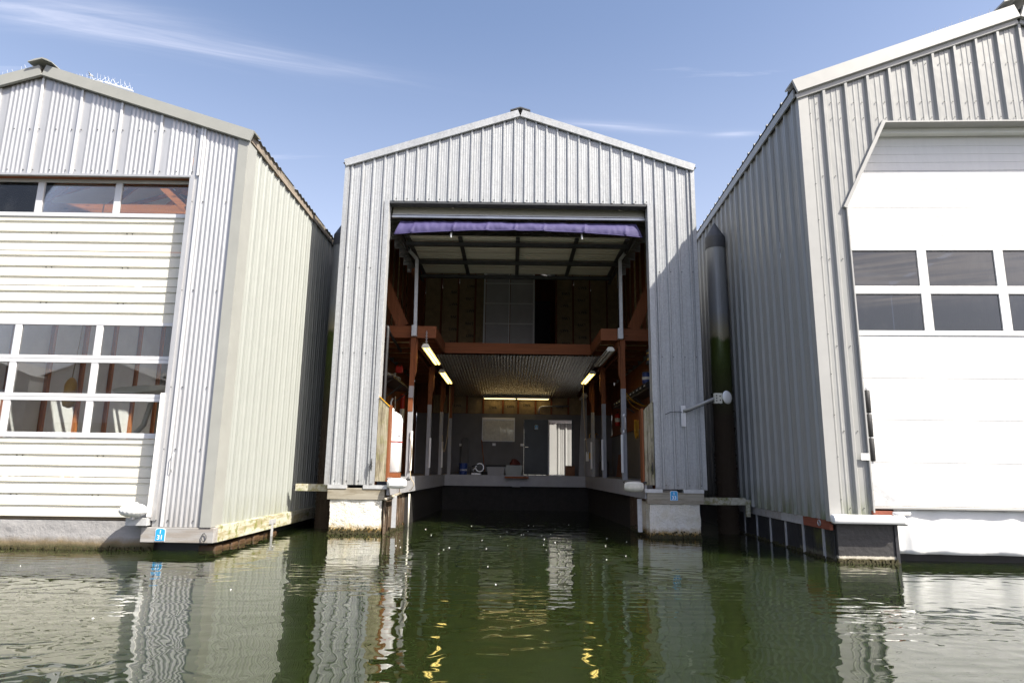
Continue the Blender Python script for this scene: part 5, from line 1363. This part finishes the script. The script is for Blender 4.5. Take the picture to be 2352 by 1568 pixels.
# goods on the back deck
def bucket(): 
    t = thing('bucket', 'blue plastic bucket on the back deck below the long board', 'bucket', (-1.60, 22.6, DZ))
    MB().lathe([(0.125, 0.0), (0.145, 0.34), (0.155, 0.345), (0.155, 0.375), (0.14, 0.375)], (-1.60, 22.6, DZ + 0.001), 22).build('pail', 'blue_plastic', t)
    text_mesh("LOWE'S", 0.07, 'print', 'sign_white', t, (-1.58, 22.452, DZ + 0.15), (1, 0, 0), (0, 0, 1), 0.001)
bucket()
lb = MB().prism([(-0.13, 0), (0.13, 0), (0.135, 0.5), (0.12, 0.95), (0.06, 1.03), (-0.06, 1.03), (-0.12, 0.95), (-0.135, 0.5)], lambda a, b, t: (-1.63 + a, 23.65 + t + b * 0.15, 1.33 + b), -0.02, 0.02).build('wake_board', 'board_dark'); tag(lb, 'dark rounded board leaning against the back wall', 'board')
ls = MB().box(-1.85, -1.40, 23.35, 23.75, DZ + 0.001, 1.325).build('storage_box', 'black_bin'); tag(ls, 'low dark box under the leaning board', 'box')
bm = thing('push_broom', 'broom leaning on the back wall under the window', 'broom', (-0.9, 23.7, DZ))
MB().tube([(-0.90, 23.6, DZ + 0.06), (-1.05, 23.93, 2.28)], 0.014, 8).build('handle', 'fir_z', bm)
MB().box(-1.08, -0.72, 23.54, 23.64, DZ + 0.001, DZ + 0.10).build('head', 'black_rubber', bm)
cs = thing('chop_saw', 'silver chop saw with round blade guard on the back deck', 'saw', (-1.10, 22.4, DZ))
MB().box(-1.30, -0.98, 22.25, 22.6, DZ + 0.001, DZ + 0.06).build('base', 'rail_steel', cs, bevel=0.01)
MB().lathe([(0.02, -0.03), (0.145, -0.03), (0.15, 0.0), (0.145, 0.03), (0.02, 0.03)], (-1.03, 22.45, DZ + 0.24), 28, 'Y').build('blade_guard', 'rail_steel', cs)
MB().lathe([(0.04, -0.034), (0.12, -0.034), (0.12, -0.031), (0.04, -0.031)], (-1.03, 22.45, DZ + 0.24), 28, 'Y').build('blade', 'dark_steel', cs)
MB().tube([(-1.22, 22.45, DZ + 0.06), (-1.25, 22.45, DZ + 0.18), (-1.14, 22.45, DZ + 0.25)], 0.035, 8).build('motor_arm', 'rail_steel', cs, smooth=True)
MB().tube([(-1.30, 22.42, DZ + 0.26), (-1.22, 22.42, DZ + 0.30), (-1.10, 22.42, DZ + 0.33)], 0.018, 8).build('grip', 'black_rubber', cs, smooth=True)
gb = thing('storage_bin', 'grey bin with black lid on the back deck beside the saw', 'bin', (-0.47, 22.6, DZ))
MB().prism([(-0.75, 0), (-0.22, 0), (-0.18, 0.27), (-0.79, 0.27)], lambda a, b, t: (a, 22.6 + t, DZ + 0.001 + b), -0.2, 0.2).build('tub', 'heater_grey', gb)
MB().box(-0.83, -0.14, 22.37, 22.83, DZ + 0.272, DZ + 0.34).build('lid', 'black_rubber', gb, bevel=0.015)
cb = thing('storage_bin', 'clear plastic bin heaped with red cord on the back deck', 'bin', (0.10, 22.6, DZ))
MB().prism([(-0.14, 0), (0.36, 0), (0.41, 0.30), (-0.19, 0.30)], lambda a, b, t: (a, 22.6 + t, DZ + 0.001 + b), -0.2, 0.2).build('tub', 'clear_bin', cb)
MB().box(-0.20, 0.42, 22.385, 22.815, DZ + 0.302, DZ + 0.33).build('rim', 'clear_bin', cb)
pts = [(0.13 + 0.22 * math.cos(k * 2.1) * (1 - k / 90), 22.6 + 0.14 * math.sin(k * 2.1), DZ + 0.35 + 0.0028 * k + 0.03 * math.sin(k * 1.1)) for k in range(56)]
rope('cord_heap', 'heap of dark red cord on top of the clear bin', pts, 0.018, 'dark_cord', 'cord', n=5)
rb = thing('cardboard_box', 'reddish cardboard box at the sill of the open back door', 'box', (2.12, 23.5, DZ))
MB().box(1.95, 2.27, 23.35, 23.7, DZ + 0.001, DZ + 0.34).build('box', 'cardboard', rb, bevel=0.006)
MB().bar((1.95, 23.35, DZ + 0.34), (2.27, 23.35, DZ + 0.36), 0.10, 0.006).build('flap', 'cardboard', rb)
# white framed panel in the loft
fp = thing('framed_panel', 'pale framed panel with eight fields standing in the loft', 'panel', (-0.10, 20.8, 4.54))
for i in range(2):
    for j in range(5):
        x0 = -0.90 + i * 0.80 + 0.03; z0 = 4.58 + j * 0.68
        MB().box(x0, x0 + 0.74, 20.86, 20.875, z0, z0 + 0.65).build('field', 'panel_pale', fp)
for x in (-0.92, -0.11, 0.70): MB().box(x - (0.03 if x != -0.11 else 0.018), x + (0.03 if x != -0.11 else 0.018), 20.83, 20.858, 4.54, 7.98).build('stile', 'white_paint', fp)
for j in range(6): MB().box(-0.885, 0.665, 20.832, 20.857, 4.54 + j * 0.68, 4.575 + j * 0.68).build('rail', 'white_paint', fp)
tj = thing('pipe_bundle', 'grey conduit bend and junction box above the back door', 'conduit', (1.1, 23.9, 3.3))
MB().tube([(1.02, 23.9, 3.26), (1.02, 23.9, 3.42), (1.06, 23.9, 3.5), (1.16, 23.9, 3.53), (2.1, 23.9, 3.55)], 0.03, 8).build('conduit', 'rail_steel', tj, smooth=True)

# clutter along the walls
def hang(name, label, cat, mk):
    o = mk(); return tag(o, label, cat)
hang('black_hose', 'black hose coil hanging on the right wall between the posts', 'hose', lambda: MB().tube([(3.58, 20.9 + 0.09 * math.cos(k * 0.8), 2.35 + 0.55 * math.sin(k * 0.8)) for k in range(60)], 0.018, 6).build('black_hose', 'black_rubber', None, smooth=True))
hang('boat_hook', 'pale boat hook standing against the left wall', 'boat hook', lambda: MB().tube([(-3.30, 19.0, DZ + 0.01), (-3.38, 19.0, 3.3)], 0.016, 8).build('boat_hook', 'aged_plastic', None))
hang('red_straps', 'red straps hanging high on the left behind the front post', 'strap', lambda: MB().prism([(-0.18, 0), (0.18, 0), (0.2, 0.3), (0.1, 0.5), (0.05, 0.38), (-0.05, 0.38), (-0.1, 0.5), (-0.2, 0.3)], lambda a, b, t: (-2.95 + a * 0.5, 17.0 + t * 0.6, 3.70 + b * 0.45), -0.06, 0.06).build('red_straps', 'red_plastic', None, bevel=0.02))  # shrunken jacket outline standing in for thin red straps
hang('grey_tarp', 'grey covered bundle behind the white tank', 'tarp', lambda: MB().lathe([(0.22, 0.0), (0.26, 0.2), (0.24, 0.7), (0.17, 1.15), (0.05, 1.3)], (-2.62, 14.25, DZ + 0.001), 16, rfun=lambda a, h: 1 + 0.10 * math.sin(a * 5 + h * 4)).build('grey_tarp', 'heater_grey', None, smooth=True))
for k, (y, z, m_, lab) in enumerate(((21.2, 2.476, 'white_plastic', 'white spray bottle on the right wall ledge'), (21.45, 2.476, 'heater_grey', 'grey bottle next to the white one on the right ledge'))):
    hang('spray_bottle', lab, 'bottle', lambda: MB().lathe([(0.045, 0), (0.05, 0.02), (0.05, 0.14), (0.02, 0.19), (0.02, 0.23), (0.035, 0.24), (0.03, 0.28)], (3.62, y, z), 12).build('spray_bottle', m_, None, smooth=True))
# weed and barnacle fringe along the waterline of the floats
def fringe(parent, pts, amp=0.05):
    m = MB()
    for p0, p1, n, out in pts:
        p0, p1, out = Vector(p0), Vector(p1), Vector(out)
        for k in range(n):
            c = p0.lerp(p1, R.random()) + out * R.uniform(0.0, 0.02) + Vector((0, 0, R.uniform(0, amp) * R.random()))
            r = R.uniform(0.006, 0.016)
            m.box(c.x - r, c.x + r, c.y - r, c.y + r, c.z - r * 1.4, c.z + r)
    o = m.build('marine_growth', 'weed', parent); o['kind'] = 'stuff'
fringe(B, [((-3.5, YC - 0.005, 0.0), (-2.5, YC - 0.005, 0.0), 260, (0, -1, 0)), ((2.73, YC - 0.005, 0.0), (3.71, YC - 0.005, 0.0), 260, (0, -1, 0)), ((-2.42, YC + 0.1, 0), (-2.36, 15.0, 0), 150, (1, 0, 0)), ((2.76, YC + 0.1, 0), (2.70, 15.0, 0), 150, (-1, 0, 0))], 0.13)
fringe(G, [((-10.5, YL + 0.15, 0), (OX - 0.05, YL + 0.15, 0), 420, (0, -1, 0))], 0.05)
fringe(H_, [((0.09, 0.015, 0), (0.95, 0.015, 0), 180, (0, -1, 0)), ((0.06, 0.1, 0), (0.06, 5, 0), 220, (-1, 0, 0))], 0.06)

# ================================================================== BIRD SPIKES
def spikes(label, pts, parent_loc):
    t = thing('bird_spikes', label, 'bird spikes', parent_loc, group='bird spike strips on the ridges')
    n = 0; m = MB(); bs = MB()
    for (a, b, cnt) in pts:
        a, b = Vector(a), Vector(b); bs.bar(a, b, 0.04, 0.012)
        for k in range(cnt):
            p = a.lerp(b, (k + 0.5) / cnt)
            for s in (-1, 1):
                tip = p + Vector((R.uniform(-0.03, 0.03) + (k % 3 - 1) * 0.03, s * 0.06, 0.10 + R.uniform(-0.02, 0.02)))
                m.tube([p, tip], 0.0019, 3)
    o = m.build('spike', 'white_plastic', t); o['kind'] = 'stuff'
    bs.build('strip', 'white_plastic', t)
yy = YL + 0.12
spikes('clear bird spikes along the ridge of the left boathouse', [((LA + 0.1, yy + 0.4, 8.0), (LA + 0.9, yy, 7.73), 9), ((LA + 0.95, yy, 7.715), (LA + 1.45, yy, 7.56), 8), ((LA - 0.25, yy, 7.94), (LA - 1.2, yy, 7.63), 9)], (LA, yy, 7.9))
p = [R2W(RU - 0.15, 0.12, 9.02), R2W(RU - 0.75, 0.12, 8.80), R2W(RU - 1.45, 0.12, 8.555), R2W(RU + 0.3, 0.12, 9.0)]
spikes('white bird spikes along the upper roof edge of the right boathouse', [(p[0], p[1], 12), (p[1], p[2], 10), (p[0], p[3], 5)], p[0])
# ================================================================== FLECKS ON THE WATER, GULL
m = MB()
for k in range(38):
    if k < 32: x, y = R.uniform(-2.0, 2.3), R.uniform(9.0, 16.0)
    else: x, y = R.uniform(-7, 7), R.uniform(5, 11)
    r = R.uniform(0.004, 0.011)
    if k % 6 == 0: r *= 1.6
    m.lathe([(r * 0.5, 0.0), (r, 0.004), (r * 0.6, 0.009)], (x, y, -0.001), 6)
o = m.build('foam_flecks', 'white_plastic'); tag(o, 'white foam flecks scattered on the green water', 'foam', kind='stuff')
gl = thing('seagull', 'tiny gull gliding in the sky above the left roof', 'bird', (-50.0, 70.0, 46.0))
gx = Vector((-50.3, 70.0, 46.2))
MB().tube([gx + Vector((-0.28, 0, 0)), gx + Vector((-0.15, 0, 0.02)), gx, gx + Vector((0.18, 0, 0.0)), gx + Vector((0.28, 0, 0.02))], [0.02, 0.06, 0.075, 0.05, 0.015], 8).build('body', 'white_paint', gl, smooth=True)
for s in (-1, 1):
    MB().prism([(-0.10, 0.0), (0.08, 0.0), (0.06, 0.35), (0.10, 0.72), (0.0, 0.40)], lambda a, b, t: (gx.x + a, gx.y + s * b, gx.z + 0.03 + 0.12 * math.sin(b * 3.2) + t), -0.006, 0.006).build('wing', 'white_paint', gl)
